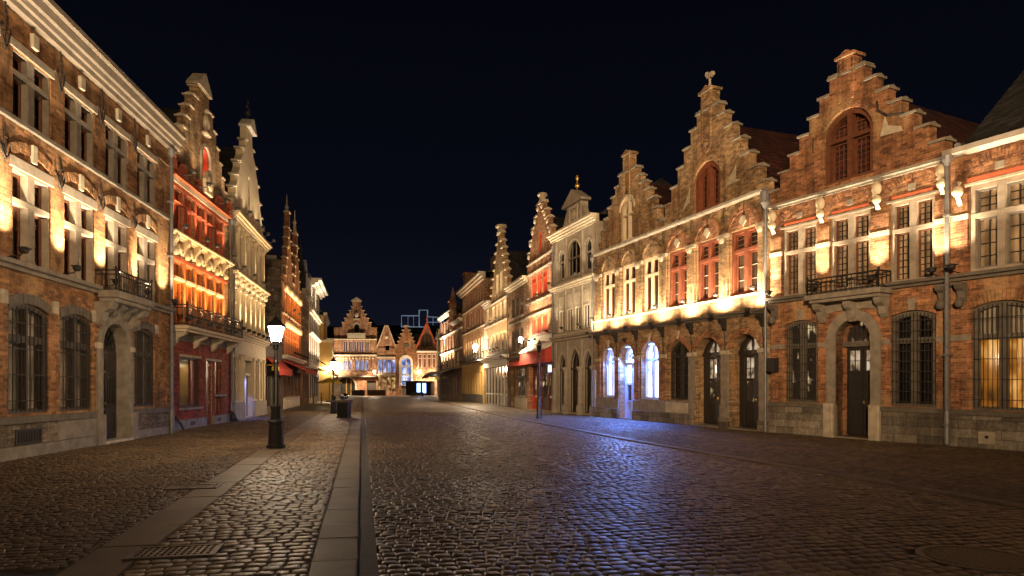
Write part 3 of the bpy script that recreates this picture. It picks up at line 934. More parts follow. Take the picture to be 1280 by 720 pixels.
# pale worn line of flush stones along the carriageway
lp0, lp1 = (1.80, 10.7), (-5.3, 41.0)
bm_line = MB()
nseg = 34
for i in range(nseg):
    t0, t1 = i / nseg, (i + 0.93) / nseg
    if random.random() < 0.45: continue
    a = Vector((*lp0, 0)).lerp(Vector((*lp1, 0)), t0); b_ = Vector((*lp0, 0)).lerp(Vector((*lp1, 0)), t1)
    wv = random.uniform(0.025, 0.05)
    q = [(a.x - wv, a.y), (a.x + wv, a.y), (b_.x + wv, b_.y), (b_.x - wv, b_.y)]
    bm_line.plan([(x, -y) for x, y in q], ZR - 0.02, ZR + 0.004)
M['worn_paint'] = m_plain('worn_paint', (0.24, 0.20, 0.15), 0.45, 0.6, 9, bmp=0.3)
struct(bm_line.build('road_marking', M['worn_paint']))

# covers and grates
def cover(x, y, r):
    m = MB()
    m.lathe(0, 0, [(r + 0.05, -0.03), (r + 0.05, 0.004), (r, 0.006), (r - 0.015, 0.0), (r - 0.02, -0.006)], 40)
    for i in range(-9, 10):
        k = i * 0.048
        h = math.sqrt(max(0, (r - 0.04) ** 2 - k * k))
        if h < 0.05: continue
        m.box(k - 0.013, k + 0.013, -h, h, -0.01, 0.002)
        m.box(-h, h, k - 0.011, k + 0.011, -0.01, 0.0)
    o = m.build('manhole_cover', M['cast_iron'])
    o.location = (x, y, ZR + 0.002); o.rotation_euler = (0, 0, 0.5)
    o['label'] = 'round iron manhole cover with gridded relief set in the cobbled road'
    o['category'] = 'manhole cover'
for x, y, r in COVERS: cover(x, y, r)
GL = ['square iron drain grate between two stone bands in the foreground', 'smaller iron drain grate in the pavers farther up towards the near lamp post']
for (x, y, a, b_), lab in zip(GRATES, GL):
    m = MB()
    m.ring(rect(-a, a, -b_, b_), rect(-a + 0.04, a - 0.04, -b_ + 0.04, b_ - 0.04), -0.04, 0.008)
    n = 13
    for i in range(n):
        k = -a + 0.05 + (2 * a - 0.1) * i / (n - 1)
        m.prism(rect(k - 0.013, k + 0.013, -b_ + 0.03, b_ - 0.03), -0.03, 0.003)
    for i in range(5):
        k = -b_ + 0.08 + (2 * b_ - 0.16) * i / 4
        m.prism(rect(-a + 0.03, a - 0.03, k - 0.012, k + 0.012), -0.03, -0.001)
    m.prism(rect(-a + 0.02, a - 0.02, -b_ + 0.02, b_ - 0.02), -0.05, -0.035)
    o = m.build('drain_grate', M['cast_iron'])
    o.rotation_euler = (math.radians(-90), 0, 0)
    # facade coords (u, d, v) -> lie flat: v is along the street, d up
    o.rotation_euler = (math.radians(-90), 0, math.radians(12.4))
    o.location = (x, y, 0.004)
    o['label'] = lab; o['category'] = 'drain grate'; o['group'] = 'iron drain grates in the paved path'

# ================================================================== BUILDINGS ON THE LEFT
# ---- long brick house with cross windows, flood-lit first floor
b = Bld('brick_house', 'long ochre brick house with stone cross windows and an arched doorway under a small balcony', (-11.03, 14.70), (-12.12, 24.50), -0.0047, 'house')
UL, UR = -4.4, 9.45
for u in (-3.75, -1.65, 0.45, 2.58, 4.72, 6.80):
    w_ = 1.52 if u < 4 else 1.44
    b.window(u, u + w_, 7.62, 9.16, cols=2, trans=(8.66,), rec=0.20, fw=0.03, mw=0.24, tt=0.12, td=0.16, frame='stone_grey', pane='glass_brown', case='wood_brown', cw=0.055, bars=(1, 0), rows_bar=(3, 2), lintel='stone_mid', lh=0.2, barmat='wood_dark')
    b.window(u - 0.02, u + w_ - 0.03, 4.42, 6.50, cols=2, trans=(5.78,), rec=0.20, fw=0.03, mw=0.26, tt=0.13, td=0.17, frame='stone_mid', pane='glass_beige', case='wood_brown', cw=0.06, bars=(1, 0), rows_bar=(4, 2), lintel='stone_mid', lh=0.25)
for u, w_ in ((-3.92, 1.55), (-1.85, 1.55), (0.28, 1.57), (2.36, 1.58), (6.52, 1.58)):
    b.window(u, u + w_, 1.0, 3.36, 0.16, cols=2, trans=(2.70,), rec=0.16, fw=0.11, mw=0.10, tt=0.15, td=0.10, frame='wood_dark', pane='glass_grey', grille=4, gs=0.17, case='wood_dark', cw=0.03, vous='stone_dark', vw=0.23, vn=9)
dlp = arch_poly(4.45, 6.15, 0.05, 2.78, 0.765); b.holes.append(dlp)
b.wall(rect(UL, UR, -0.2, 9.95), 'brick_ochre', eave=9.95, reveal=0.62, bd=0.65)
d = b.put(b.mb().ring(arch_poly(4.20, 6.40, 0.0, 2.78, 1.02), arch_poly(4.50, 6.10, 0.0, 2.78, 0.72), -0.02, 0.045).ring(arch_poly(4.44, 6.16, 0.0, 2.78, 0.775), arch_poly(4.505, 6.095, 0.0, 2.78, 0.715), -0.40, -0.021), 'door_surround', 'stone_grey')
dl = b.mb().box(4.52, 6.08, -0.36, -0.31, 0.10, 2.72)
for c in (4.58, 5.33):
    dl.ring(rect(c, c + 0.69, 0.18, 0.95), rect(c + 0.1, c + 0.59, 0.28, 0.85), -0.32, -0.28)
    dl.ring(rect(c, c + 0.69, 1.02, 2.05), rect(c + 0.1, c + 0.59, 1.12, 1.95), -0.32, -0.28)
    for k in range(4): dl.box(c + 0.16 + k * 0.11, c + 0.20 + k * 0.11, -0.32, -0.285, 1.15, 1.92)
    dl.ring(rect(c, c + 0.69, 2.12, 2.62), rect(c + 0.08, c + 0.61, 2.2, 2.54), -0.32, -0.28)
door = b.put(dl, 'door', 'door_dark')
b.put(b.mb().blob(5.22, -0.25, 1.15, 0.035, 0.05, 0.035), 'handle', 'gold', door)
fl = b.mb().prism(arch_poly(4.52, 6.08, 2.74, 2.8, 0.68), -0.36, -0.32)
fan = b.put(fl, 'fanlight', 'glass')
fb = b.mb()
for k in range(1, 8):
    a = math.pi * k / 8; fb.tube([(5.3, -0.30, 2.78), (5.3 + 0.74 * math.cos(a), -0.30, 2.78 + 0.64 * math.sin(a))], 0.014, 5)
for r in (0.28, 0.52):
    fb.tube([(5.3 + r * math.cos(math.pi * k / 12), -0.30, 2.78 + r * 0.9 * math.sin(math.pi * k / 12)) for k in range(13)], 0.012, 5)
b.put(fb, 'glazing_bars', 'iron', fan)
b.part_box('threshold', 'stone_light', 4.42, 6.18, -0.6, 0.16, -0.1, 0.10, bevel=0.01)
for u in (4.06, 6.12):
    b.part_box('pilaster_base', 'stone_grey', u, u + 0.42, -0.1, 0.15, -0.1, 0.86, bevel=0.02)
    b.part_box('impost', 'stone_light', u + 0.05, u + 0.37, -0.1, 0.075, 2.70, 2.86, bevel=0.01)
m = b.mb(); b.console(5.3, 4.12, 0.34, 0.66, 0.34, m); b.put(m, 'keystone', 'stone_grey', bevel=0.01)
# plinth and courses
for a_, c_ in ((UL, 4.06), (6.54, UR)):
    b.band(a_, c_, 0.78, 0.95, 0.10, 'stone_dark', 'plinth_course')
    b.band(a_, c_, -0.2, 0.28, 0.07, 'stone_grey', 'plinth')
    b.band(a_, c_, 0.284, 0.776, 0.055, 'brick_plinth', 'plinth_brickwork')
b.band(2.15, 4.05, 0.29, 0.77, 0.062, 'stone_grey', 'plinth_block')
m = b.mb().ring(rect(0.42, 1.45, 0.30, 0.66), rect(0.48, 1.39, 0.35, 0.61), 0.03, 0.075).box(0.46, 1.41, 0.03, 0.058, 0.33, 0.63)
for k in range(9): m.box(0.55 + k * 0.1, 0.565 + k * 0.1, 0.05, 0.07, 0.34, 0.62)
b.put(m, 'cellar_grate', 'iron')
b.cornice(UL, UR, 4.20, 4.40, 0.22, 'stone_grey', 'ledge', steps=2)
b.band(UL, UR, 7.50, 7.61, 0.09, 'stone_dark', 'sill_course')
b.band(UL, UR, 9.40, 9.46, 0.02, 'brick_ochre', 'brick_course')
for u in (-2.0, 0.10, 2.12, 4.02, 6.34, 8.25):
    b.band(u - 0.12, u + 0.12, 3.42, 3.72, 0.05, 'stone_light', 'impost')
for u in (-3.0, -0.9, 1.2, 3.33, 5.43, 7.52):
    b.band(u - 0.11, u + 0.11, 9.47, 9.80, 0.09, 'stone_light', 'keystone')
    b.put(b.voussoirs(u - 0.8, u + 0.75, 6.76, 0.20, 'seg', 0.24, 15), 'brick_arch', 'brick_ochre')
    b.band(u - 0.1, u + 0.08, 6.80, 7.22, 0.07, 'stone_light', 'keystone')
for u in (-2.0, 0.12, 2.32, 4.42, 6.52):
    b.anchor(u, 8.95, 10.2, True)
    b.anchor(u, 6.55, 7.35, True)
b.put(b.mb().profile([(-0.05, 9.98), (0.16, 9.98), (0.18, 10.10), (0.24, 10.13), (0.27, 10.24), (0.34, 10.27), (0.38, 10.46), (0.46, 10.50), (0.47, 10.62), (0.40, 10.66), (-0.05, 10.66)], UL, UR + 0.25), 'cornice', 'cornice_brown')
b.eave_roof(UL, UR, 10.67, 13.0, 4.4, 0.2, 'roof_slate')
b.pipe(9.22, 0.0, 9.7, 0.14)
b.pipe(9.42, 0.0, 4.2, 0.10, 0.04)
# balcony
m = b.mb(); m.plan([(4.05, 0.1), (6.55, 0.1), (6.55, 0.62), (4.05, 0.62)], 4.10, 4.30); m.plan([(4.12, 0.1), (6.48, 0.1), (6.48, 0.55), (4.12, 0.55)], 3.98, 4.10)
bal = b.put(m, 'balcony', 'stone_grey', bevel=0.015)
m = b.mb()
for u in (4.25, 6.32): b.console(u, 3.98, 0.34, 0.62, 0.48, m)
for u in (4.9, 5.75): b.console(u, 3.98, 0.22, 0.36, 0.42, m)
b.put(m, 'bracket', 'stone_grey', bal)
b.railing(4.12, 6.48, 0.55, 4.30, 4.86, 0.15, bal)
for u, p in ((-4.1, 64), (-1.95, 84), (0.12, 110), (2.33, 106), (4.42, 98), (6.52, 92), (8.72, 74)):
    b.flood(u, 4.68, 0.16, p, 3, 125)

# ---- red house with an orange-lit balcony floor and stepped gable
b = Bld('gabled_house', 'stepped gable house with orange-red painted bays above a red tiled shopfront and iron balcony', (-12.50, 24.80), (-13.24, 32.00), 0, 'house')
us = [0.45 + 1.17 * k for k in range(5)]
for k, u in enumerate(us):
    b.window(u, u + 0.92, 7.42, 9.02, cols=2, trans=(8.55,), rec=0.2, fw=0.06, mw=0.09, td=0.14, frame='red_ochre', pane='glass_brown', case='wood_brown', bars=(0, 0), rows_bar=(2, 1))
    b.window(u, u + 0.92, 3.95, 6.32, cols=2, trans=(5.6,), rec=0.2, fw=0.07, mw=0.09, td=0.14, frame='orange_paint', pane='glass_orange', case='orange_paint', bars=(0, 0), rows_bar=(2, 1))
b.holes += [rect(0.98, 3.20, 0.84, 2.76), rect(3.86, 4.78, 0.02, 2.72), rect(4.98, 5.80, 0.30, 2.72)]
nich = arch_poly(3.42, 4.36, 9.95, 11.2, 0.47); b.holes.append(nich)
GL2 = [(3.1, 10.5), (2.72, 11.05), (2.34, 11.6), (1.96, 12.15), (1.56, 12.72), (1.14, 13.32), (0.62, 13.92)]
b.wall([(0, -0.2), (7.24, -0.2), (7.24, 9.5)] + gpts(3.75, GL2, 9.5) + [(0, 9.5)], 'brick_tan', eave=9.4)
b.copings(3.75, GL2, 'stone_light', 0.07, 0.05, 0.45)
b.put(b.mb().prism([(2.95, 13.96), (4.55, 13.96), (4.45, 14.12), (3.75, 14.72), (3.05, 14.12)], -0.45, 0.10), 'pediment', 'stone_light', bevel=0.01)
b.put(b.mb().ring(arch_poly(3.28, 4.50, 9.95, 11.2, 0.61), nich, -0.02, 0.07), 'niche_surround', 'stone_light')
w_ = b.put(b.mb().prism(arch_poly(3.43, 4.35, 9.96, 11.2, 0.45), -0.25, -0.20).ring(arch_poly(3.425, 4.355, 9.955, 11.2, 0.465), arch_poly(3.46, 4.32, 9.97, 11.2, 0.43), -0.199, -0.025), 'niche_panel', 'red_paint')
b.put(b.mb().box(3.85, 3.93, -0.199, -0.15, 9.98, 11.55), 'mullion', 'red_paint', w_)
b.flood(4.25, 10.2, -0.30, 9, 0, 150, (1.0, 0.62, 0.4), fixture=False)
m = b.mb(); m.blob(3.75, 0.10, 12.65, 0.22, 0.14, 0.42); m.blob(3.75, 0.12, 13.12, 0.12, 0.12, 0.14); m.box(3.45, 4.05, -0.02, 0.22, 12.12, 12.24)
b.put(m, 'niche_statue', 'stone_light', smooth=True)
# ground floor skin
m = b.mb(); m.sheet([(0.02, 0.36), (3.86, 0.36), (3.86, 2.72), (4.78, 2.72), (4.78, 0.36), (7.20, 0.36), (7.20, 3.34), (0.02, 3.34)], [rect(0.98, 3.20, 0.84, 2.76), rect(4.98, 5.80, 0.40, 2.72)], 0.05, 0.08, 0.04)
b.put(m, 'tiled_shopfront', 'red_tilewall')
sw = b.put(b.mb().ring(rect(0.98, 3.20, 0.84, 2.76), rect(1.05, 3.13, 0.91, 2.69), -0.12, -0.02), 'shop_window', 'iron')
b.put(b.mb().box(1.0, 3.18, -0.17, -0.15, 0.86, 2.74), 'pane', 'glass', sw)
b.put(b.mb().box(2.55, 3.19, -0.145, -0.10, 0.92, 2.68), 'shutter', 'red_door', sw)
b.put(b.mb().profile([(-0.2, 0.72), (0.14, 0.72), (0.14, 0.80), (-0.2, 0.85)], 0.90, 3.28), 'sill', 'stone_grey', sw)
b.part_box('lintel', 'stone_light', 0.93, 3.26, 0.0, 0.075, 2.765, 2.86, bevel=0.005)
b.part_box('lintel', 'stone_light', 3.80, 5.86, 0.0, 0.075, 2.725, 2.82, bevel=0.005)
dr = b.part_box('door', 'red_door', 3.865, 4.775, -0.12, -0.06, 0.02, 2.715)
b.put(b.mb().ring(rect(3.95, 4.69, 0.15, 1.0), rect(4.03, 4.61, 0.23, 0.92), -0.06, -0.03).ring(rect(3.95, 4.69, 1.1, 2.6), rect(4.03, 4.61, 1.18, 2.52), -0.06, -0.03), 'door_panel', 'red_door', dr)
b.put(b.mb().blob(4.66, -0.01, 1.1, 0.03, 0.05, 0.03), 'handle', 'gold', dr)
b.part_box('wooden_panel', 'red_door', 4.985, 5.795, -0.12, -0.06, 0.305, 2.715)
b.part_box('letterbox', 'stone_grey', 4.95, 6.35, 0.02, 0.16, 1.18, 1.30, bevel=0.01)
for a_, c_ in ((-0.0, 3.86), (4.78, 7.22)):
    b.band(a_, c_, -0.2, 0.355, 0.09, 'stone_grey', 'plinth')
for u in (2.0, 5.2): b.part_box('cellar_grate', 'iron', u, u + 0.5, 0.05, 0.10, 0.10, 0.26)
b.put(b.mb().tube([(-0.1, 0.06, 0.62), (-0.02, 0.2, 0.55), (0.1, 0.42, 0.25), (0.15, 0.5, 0.0)], 0.045, 7).tube([(0.12, 0.06, 0.62), (0.2, 0.2, 0.5), (0.28, 0.36, 0.2), (0.3, 0.42, 0.0)], 0.035, 7), 'corner_guard', 'iron')
b.put(b.mb().tube([(7.0, 0.06, 0.5), (7.05, 0.22, 0.4), (7.12, 0.4, 0.0)], 0.05, 7).blob(7.05, 0.2, 0.2, 0.16, 0.16, 0.2), 'corner_guard', 'iron')
# balcony
m = b.mb().plan([(-0.05, 0.0), (7.0, 0.0), (7.0, 0.72), (-0.05, 0.72)], 3.74, 3.86).plan([(0.05, 0), (6.9, 0), (6.9, 0.62), (0.05, 0.62)], 3.64, 3.74)
bal = b.put(m, 'balcony', 'stone_cream', bevel=0.012)
m = b.mb()
for u in (0.3, 2.5, 4.6, 6.7): b.console(u, 3.64, 0.2, 0.5, 0.55, m)
b.put(m, 'bracket', 'stone_light', bal)
b.railing(0.02, 6.93, 0.66, 3.86, 4.62, 0.14, bal, ornament=True)
b.band(0, 7.24, 3.36, 3.62, 0.07, 'stone_grey', 'fascia')
# painted bays
m = b.mb()
for k in range(6):
    c = us[0] - 0.125 + 1.17 * k
    m.box(c - 0.115, c + 0.115, -0.02, 0.05, 3.88, 6.36)
b.put(m, 'pier', 'orange_paint', bevel=0.01)
m = b.mb()
for k in range(6):
    c = us[0] - 0.125 + 1.17 * k
    m.box(c - 0.115, c + 0.115, -0.02, 0.05, 7.36, 9.08)
b.put(m, 'pier', 'red_ochre', bevel=0.01)
m = b.mb()
for u in us: m.box(u - 0.04, u + 0.96, -0.08, 0.10, 5.62, 5.74)
b.put(m, 'transom_ledge', 'stone_cream', bevel=0.01)
m = b.mb()
for u in us: m.profile([(-0.05, 8.5), (0.16, 8.5), (0.02, 8.62), (-0.05, 8.62)], u - 0.02, u + 0.94)
b.put(m, 'transom_ledge', 'red_ochre')
m = b.mb()
for u in us:
    m.prism(arch_poly(u - 0.02, u + 0.94, 6.52, 6.56, 0.46), -0.03, 0.05)
b.put(m, 'tympanum', 'stone_cream')
m = b.mb()
for k in range(6):
    c = us[0] - 0.125 + 1.17 * k
    b.console(c, 7.2, 0.2, 0.6, 0.26, m); m.blob(c, 0.16, 6.62, 0.12, 0.12, 0.16, 8, 5)
for u in us:
    m.blob(u + 0.46, 0.08, 6.8, 0.16, 0.08, 0.16, 8, 5)
    for sg in (-1, 1): m.blob(u + 0.46 + sg * 0.26, 0.07, 6.68, 0.1, 0.07, 0.1, 8, 4)
b.put(m, 'carved_ornament', 'stone_cream', smooth=True)
b.band(0.2, 6.7, 6.36, 6.50, 0.08, 'red_ochre', 'lintel_course')
b.cornice(0, 7.1, 7.18, 7.36, 0.3, 'stone_cream', steps=3)
b.band(0.3, 6.7, 9.22, 9.42, 0.10, 'stone_cream', 'string_course')
b.band(0.2, 6.75, 9.06, 9.22, 0.06, 'red_ochre', 'lintel_course')
m = b.mb().profile([(-0.02, 9.425), (0.2, 9.425), (0.16, 9.56), (-0.02, 9.62)], 0.2, 6.9)
b.put(m, 'cornice', 'red_ochre')
m = b.mb()
for u in (1.2, 3.2, 5.6): m.prism(arch_poly(u - 0.5, u + 0.5, 9.5, 9.6, 0.5), -0.02, 0.10)
b.put(m, 'lunette', 'red_ochre')
m = b.mb(); m.prism([(3.3, 9.62), (4.15, 9.62), (4.2, 10.2), (4.05, 10.5), (3.72, 10.68), (3.4, 10.5), (3.25, 10.2)], 0.1, 0.26); m.blob(3.72, 0.26, 10.1, 0.28, 0.1, 0.34)
b.put(m, 'carved_shield', 'stone_cream', bevel=0.02)
for u in (0.3, 6.9):
    m = b.mb().box(u - 0.16, u + 0.16, -0.1, 0.16, 9.62, 10.0); m.blob(u, 0.05, 10.15, 0.16, 0.14, 0.18); b.put(m, 'pinnacle', 'red_ochre')
b.gable_roof(3.75, 3.0, 9.4, 13.2, mat='roof_slate')
b.pipe(7.2, 0, 9.2, 0.10, 0.05)
for k in range(6):
    b.flood(us[0] - 0.125 + 1.17 * k, 4.2, 0.32, 40, 12, 105, AMBER if k in (0, 5) else (1.0, 0.6, 0.27))
for u in (1.0, 2.6, 5.0, 6.4): b.flood(u, 9.85, 0.32, 11, 8, 115)  # floodlights added on the cornice to brighten the gable
for k in (0, 2, 3, 5):
    b.flood(us[0] - 0.125 + 1.17 * k, 7.62, 0.26, 14, 10, 120, WARM)

# ---- cream house with raked gable
b = Bld('cream_house', 'tall cream plastered house with a raked gable, slender pilasters and a blue door', (-13.25, 32.20), (-14.60, 40.30), -0.0023, 'house')
n6 = 6; us = [0.42 + 1.22 * k for k in range(6)]
for u in us:
    b.window(u, u + 0.94, 7.75, 9.2, cols=1, trans=(8.75,), rec=0.18, fw=0.07, td=0.1, frame='stone_cream', pane='glass_beige', bars=(1, 0), barmat='wood_grey')
    b.window(u, u + 0.94, 4.34, 6.42, cols=1, trans=(5.75,), rec=0.18, fw=0.07, td=0.1, frame='stone_cream', pane='glass_beige', bars=(1, 0), barmat='wood_grey')
GW = [(3.72, 10.6, 12.6, 0.42), (2.1, 10.5, 11.1, 0.24), (5.1, 10.45, 11.05, 0.24), (3.98, 13.1, 13.6, 0.22)]
for u, v0, v1, w_ in GW:
    b.window(u, u + w_, v0, v1, 0.1 if w_ > 0.3 else 0, cols=1, rec=0.2, fw=0.03, td=0.06, frame='stone_grey', pane='void')
for u in (0.35, 1.35): b.window(u, u + 0.85, 0.95, 2.95, 0.25, cols=1, trans=(2.3,), rec=0.2, fw=0.08, td=0.12, frame='stone_cream', pane='glass', bars=(1, 0))
for u in (5.1, 6.4): b.window(u, u + 0.95, 0.95, 2.95, 0.25, cols=2, trans=(2.3,), rec=0.2, fw=0.08, td=0.12, frame='stone_cream', pane='glass')
b.holes.append(rect(2.45, 4.75, 0.05, 3.0))
gl = [(-0.02 + 0.0, 10.2)]
out = [(0, -0.2), (8.21, -0.2), (8.21, 9.9), (8.05, 10.2)]
for sg, rng_ in ((1, [(3.55, 10.7), (3.2, 11.3), (2.75, 12.0), (2.2, 12.85), (1.6, 13.7), (0.85, 14.4)]),):
    for hw, v in rng_:
        out += [(4.1 + hw, v - 0.25), (4.1 + hw, v)]
    out += [(4.72, 14.6), (4.72, 15.2), (3.48, 15.2), (3.48, 14.6)]
    for hw, v in rng_[::-1]:
        out += [(4.1 - hw, v), (4.1 - hw, v - 0.25)]
out += [(0.16, 10.2), (0, 9.9)]
b.wall(out, 'plaster_cream', eave=9.7)
m = b.mb()
for hw, v in [(3.55, 10.7), (3.2, 11.3), (2.75, 12.0), (2.2, 12.85), (1.6, 13.7), (0.85, 14.4)]:
    for sg in (-1, 1):
        m.box(4.1 + sg * hw - 0.2, 4.1 + sg * hw + 0.2, -0.42, 0.08, v + 0.003, v + 0.09)
b.put(m, 'coping', 'stone_light', bevel=0.01)
b.put(b.mb().prism([(3.3, 15.2), (4.9, 15.2), (4.85, 15.32), (4.1, 15.85), (3.35, 15.32)], -0.42, 0.22), 'pediment', 'white_paint', bevel=0.01)
m = b.mb().tube([(4.1, -0.1, 15.8), (4.1, -0.1, 16.7)], 0.035, 6); m.blob(4.1, -0.1, 16.15, 0.16, 0.16, 0.13); m.tube([(3.85, -0.1, 16.4), (4.35, -0.1, 16.4)], 0.03, 5); m.blob(3.82, -0.1, 16.4, 0.08, 0.06, 0.08); m.blob(4.38, -0.1, 16.4, 0.08, 0.06, 0.08); m.blob(4.1, -0.1, 16.75, 0.09, 0.06, 0.12)
b.put(m, 'finial', 'iron')
b.cornice(-0.05, 8.3, 9.55, 9.95, 0.42, 'plaster_cream', steps=4)
m = b.mb()
for k in range(7):
    c = us[0] - 0.14 + 1.22 * k
    for v0, v1 in ((7.45, 9.52), (4.36, 6.5)):
        m.box(c - 0.13, c + 0.13, -0.02, 0.09, v0, v1)
        m.box(c - 0.17, c + 0.17, -0.02, 0.14, v1 - 0.16, v1 - 0.004)
        m.box(c - 0.16, c + 0.16, -0.02, 0.13, v0, v0 + 0.14)
b.put(m, 'pilaster', 'stone_cream', bevel=0.012)
m = b.mb()
for k in range(7):
    c = us[0] - 0.14 + 1.22 * k; b.console(c, 6.98, 0.22, 0.42, 0.3, m); m.blob(c, 0.17, 6.72, 0.13, 0.12, 0.16, 8, 5)
for u in us: m.blob(u + 0.47, 0.07, 6.72, 0.2, 0.08, 0.12, 8, 5)
b.put(m, 'carved_ornament', 'stone_cream', smooth=True)
b.cornice(-0.03, 8.24, 6.98, 7.14, 0.34, 'stone_cream', 'ledge', steps=2)
b.band(0.1, 8.1, 7.3, 7.44, 0.1, 'stone_cream', 'sill_course')
b.cornice(-0.05, 8.28, 3.98, 4.26, 0.36, 'stone_cream', 'ledge', steps=3)
b.band(0, 8.21, 3.22, 3.96, 0.06, 'stone_cream', 'fascia')
m = b.mb()
for c in (0.15, 2.3, 4.9, 6.22, 7.7):
    m.box(c - 0.13, c + 0.13, -0.02, 0.10, 0.86, 3.2); m.box(c - 0.18, c + 0.18, -0.02, 0.14, 3.02, 3.19)
b.put(m, 'pilaster', 'stone_cream', bevel=0.012)
for a_, c_ in ((0, 2.44), (4.76, 8.21)): b.band(a_, c_, -0.2, 0.85, 0.12, 'plaster_grey', 'plinth')
dd = b.put(b.mb().box(2.5, 3.5, -0.3, -0.24, 0.05, 2.2).box(2.5, 2.58, -0.24, -0.19, 0.05, 2.2).box(3.42, 3.5, -0.24, -0.19, 0.05, 2.2).box(2.58, 3.42, -0.24, -0.195, 0.05, 0.3).box(2.58, 3.42, -0.24, -0.195, 1.0, 1.12), 'door', 'blue_door')
b.put(b.mb().blob(3.38, -0.16, 1.15, 0.03, 0.05, 0.03), 'handle', 'gold', dd)
b.put(b.mb().box(3.62, 4.7, -0.3, -0.24, 0.05, 2.2), 'side_door', 'wood_grey')
m = b.mb().box(2.46, 4.74, -0.3, -0.1, 2.22, 2.36)
m.box(3.5, 3.62, -0.3, -0.08, 0.05, 2.98)
b.put(m, 'door_frame', 'stone_cream')
for u0, u1 in ((2.5, 3.49), (3.63, 4.7)): b.part_box('fanlight', 'glass', u0, u1, -0.32, -0.28, 2.37, 2.98)
lb = b.put(b.mb().box(2.75, 3.25, -0.24, -0.12, 2.24, 2.32), 'door_lamp', 'screen_blue')
dl_ = bpy.data.lights.new('door_lamp_beam', 'SPOT'); dl_.energy = 26; dl_.color = (0.18, 0.28, 1.0); dl_.spot_size = math.radians(120); dl_.shadow_soft_size = 0.1
lo = bpy.data.objects.new('door_lamp_beam', dl_); COL.objects.link(lo); lo.parent = lb; lo.location = (3.0, -0.12, 2.2); lo.rotation_euler = (math.radians(28), 0, 0)
b.gable_roof(4.1, 4.0, 9.6, 14.3, mat='roof_slate')
for u in (0.9, 2.6, 4.1, 5.6, 7.3): b.flood(u, 10.2, 0.42, 15, 8, 120, (1.0, 0.76, 0.48))  # extra cornice row, added because the gable needed light
b.pipe(0.06, 0, 9.3, 0.12, 0.05)
for k in range(7):
    b.flood(us[0] - 0.14 + 1.22 * k, 4.5, 0.24, 26, 9, 105, (1.0, 0.72, 0.40))
for k in (0, 2, 4, 6):
    b.flood(us[0] - 0.14 + 1.22 * k, 7.42, 0.28, 8, 9, 115, (1.0, 0.72, 0.40))

# ---- low shop with lean-to roof and red fascia
b = Bld('corner_shop', 'low one storey shop with lean-to roof and a red awning beside the cream house', (-14.66, 40.45), (-15.87, 47.0), 0, 'shop')
b.window(0.4, 2.2, 0.4, 2.35, cols=2, rec=0.2, frame='wood_dark', pane='glass', td=0.1)
b.window(4.5, 6.2, 0.5, 2.35, cols=2, rec=0.2, frame='wood_dark', pane='glass', td=0.1)
b.holes.append(rect(2.7, 4.0, 0.02, 2.4))
b.wall(rect(0, 6.5, -0.2, 4.6), 'stone_dark', eave=4.5)
b.part_box('door', 'door_dark', 2.72, 3.98, -0.3, -0.24, 0.02, 2.38)
b.put(b.mb().profile([(0.0, 3.42), (0.75, 2.75), (0.78, 2.35), (0.76, 2.35), (0.73, 2.72), (0.0, 3.36)], 0.5, 6.3), 'awning', 'canvas_red')
b.put(b.mb().profile([(0.1, 4.62), (0.1, 4.7), (-4.0, 7.1), (-4.0, 7.0)], -0.1, 6.5), 'roof', 'canvas_white')
b.band(0, 6.5, 3.5, 4.5, 0.07, 'wood_dark', 'fascia')
m = b.mb().box(0.05, 0.09, 0.05, 0.75, 2.9, 2.94); m.lathe(0.07, 0.6, [(0.05, 2.55), (0.22, 2.6), (0.22, 2.8), (0.05, 2.88)], 12)
b.put(m, 'hanging_sign', 'canvas_yellow')

# ---- orange gabled house
b = Bld('twin_gable_house', 'orange lit house with two narrow gables, white carving and a grey brick flank', (-15.87, 47.0), (-18.21, 59.3), 0, 'house')
us = [1.55 + 1.35 * k for k in range(7)]
for u in us:
    b.window(u, u + 0.9, 7.05, 8.25, cols=2, rec=0.16, fw=0.06, mw=0.07, frame='orange_paint', pane='glass_orange')
    b.window(u, u + 0.9, 4.05, 5.7, cols=2, trans=(5.2,), rec=0.16, fw=0.06, mw=0.07, frame='orange_paint', pane='glass_orange')
for u in (1.0, 3.1, 5.2, 7.3, 9.4): b.window(u, u + 1.5, 0.95, 2.9, cols=2, rec=0.2, fw=0.08, frame='wood_dark', pane='glass')
G1 = [(2.2, 9.6), (1.85, 10.3), (1.5, 11.0), (1.15, 11.8), (0.8, 12.6), (0.5, 13.4), (0.25, 14.6)]
G2 = [(2.2, 9.6), (1.8, 10.4), (1.4, 11.2), (1.0, 12.1), (0.6, 13.0), (0.3, 14.0)]
b.wall([(0, -0.2), (12.5, -0.2), (12.5, 9.0)] + gpts(8.8, G2, 9.0) + gpts(4.1, G1, 9.0) + [(0, 9.0)], 'brick_red', eave=10.4)
b.copings(4.1, G1, 'stone_light', 0.08, 0.07, 0.4); b.copings(8.8, G2, 'stone_light', 0.08, 0.07, 0.4)
b.part_box('flank', 'brick_grey', -0.06, -0.003, -9.0, -0.02, -0.2, 10.36)
b.part_box('gutter', 'cornice_paint', -0.35, 0.0, -9.0, -0.3, 10.37, 10.6)
b.eave_roof(-0.1, 12.4, 10.45, 13.3, 4.5, -0.45, 'roof_red')
for c in (4.1, 8.8): b.put(b.mb().lathe(c, -0.2, [(0.16, 14.2), (0.09, 14.9), (0.16, 15.0), (0.05, 15.3), (0.02, 16.0)], 8), 'pinnacle', 'stone_light')
m = b.mb()
for v in (8.7, 6.2):
    for k in range(14): m.blob(1.5 + k * 0.72, 0.08, v, 0.24, 0.14, 0.34, 8, 5)
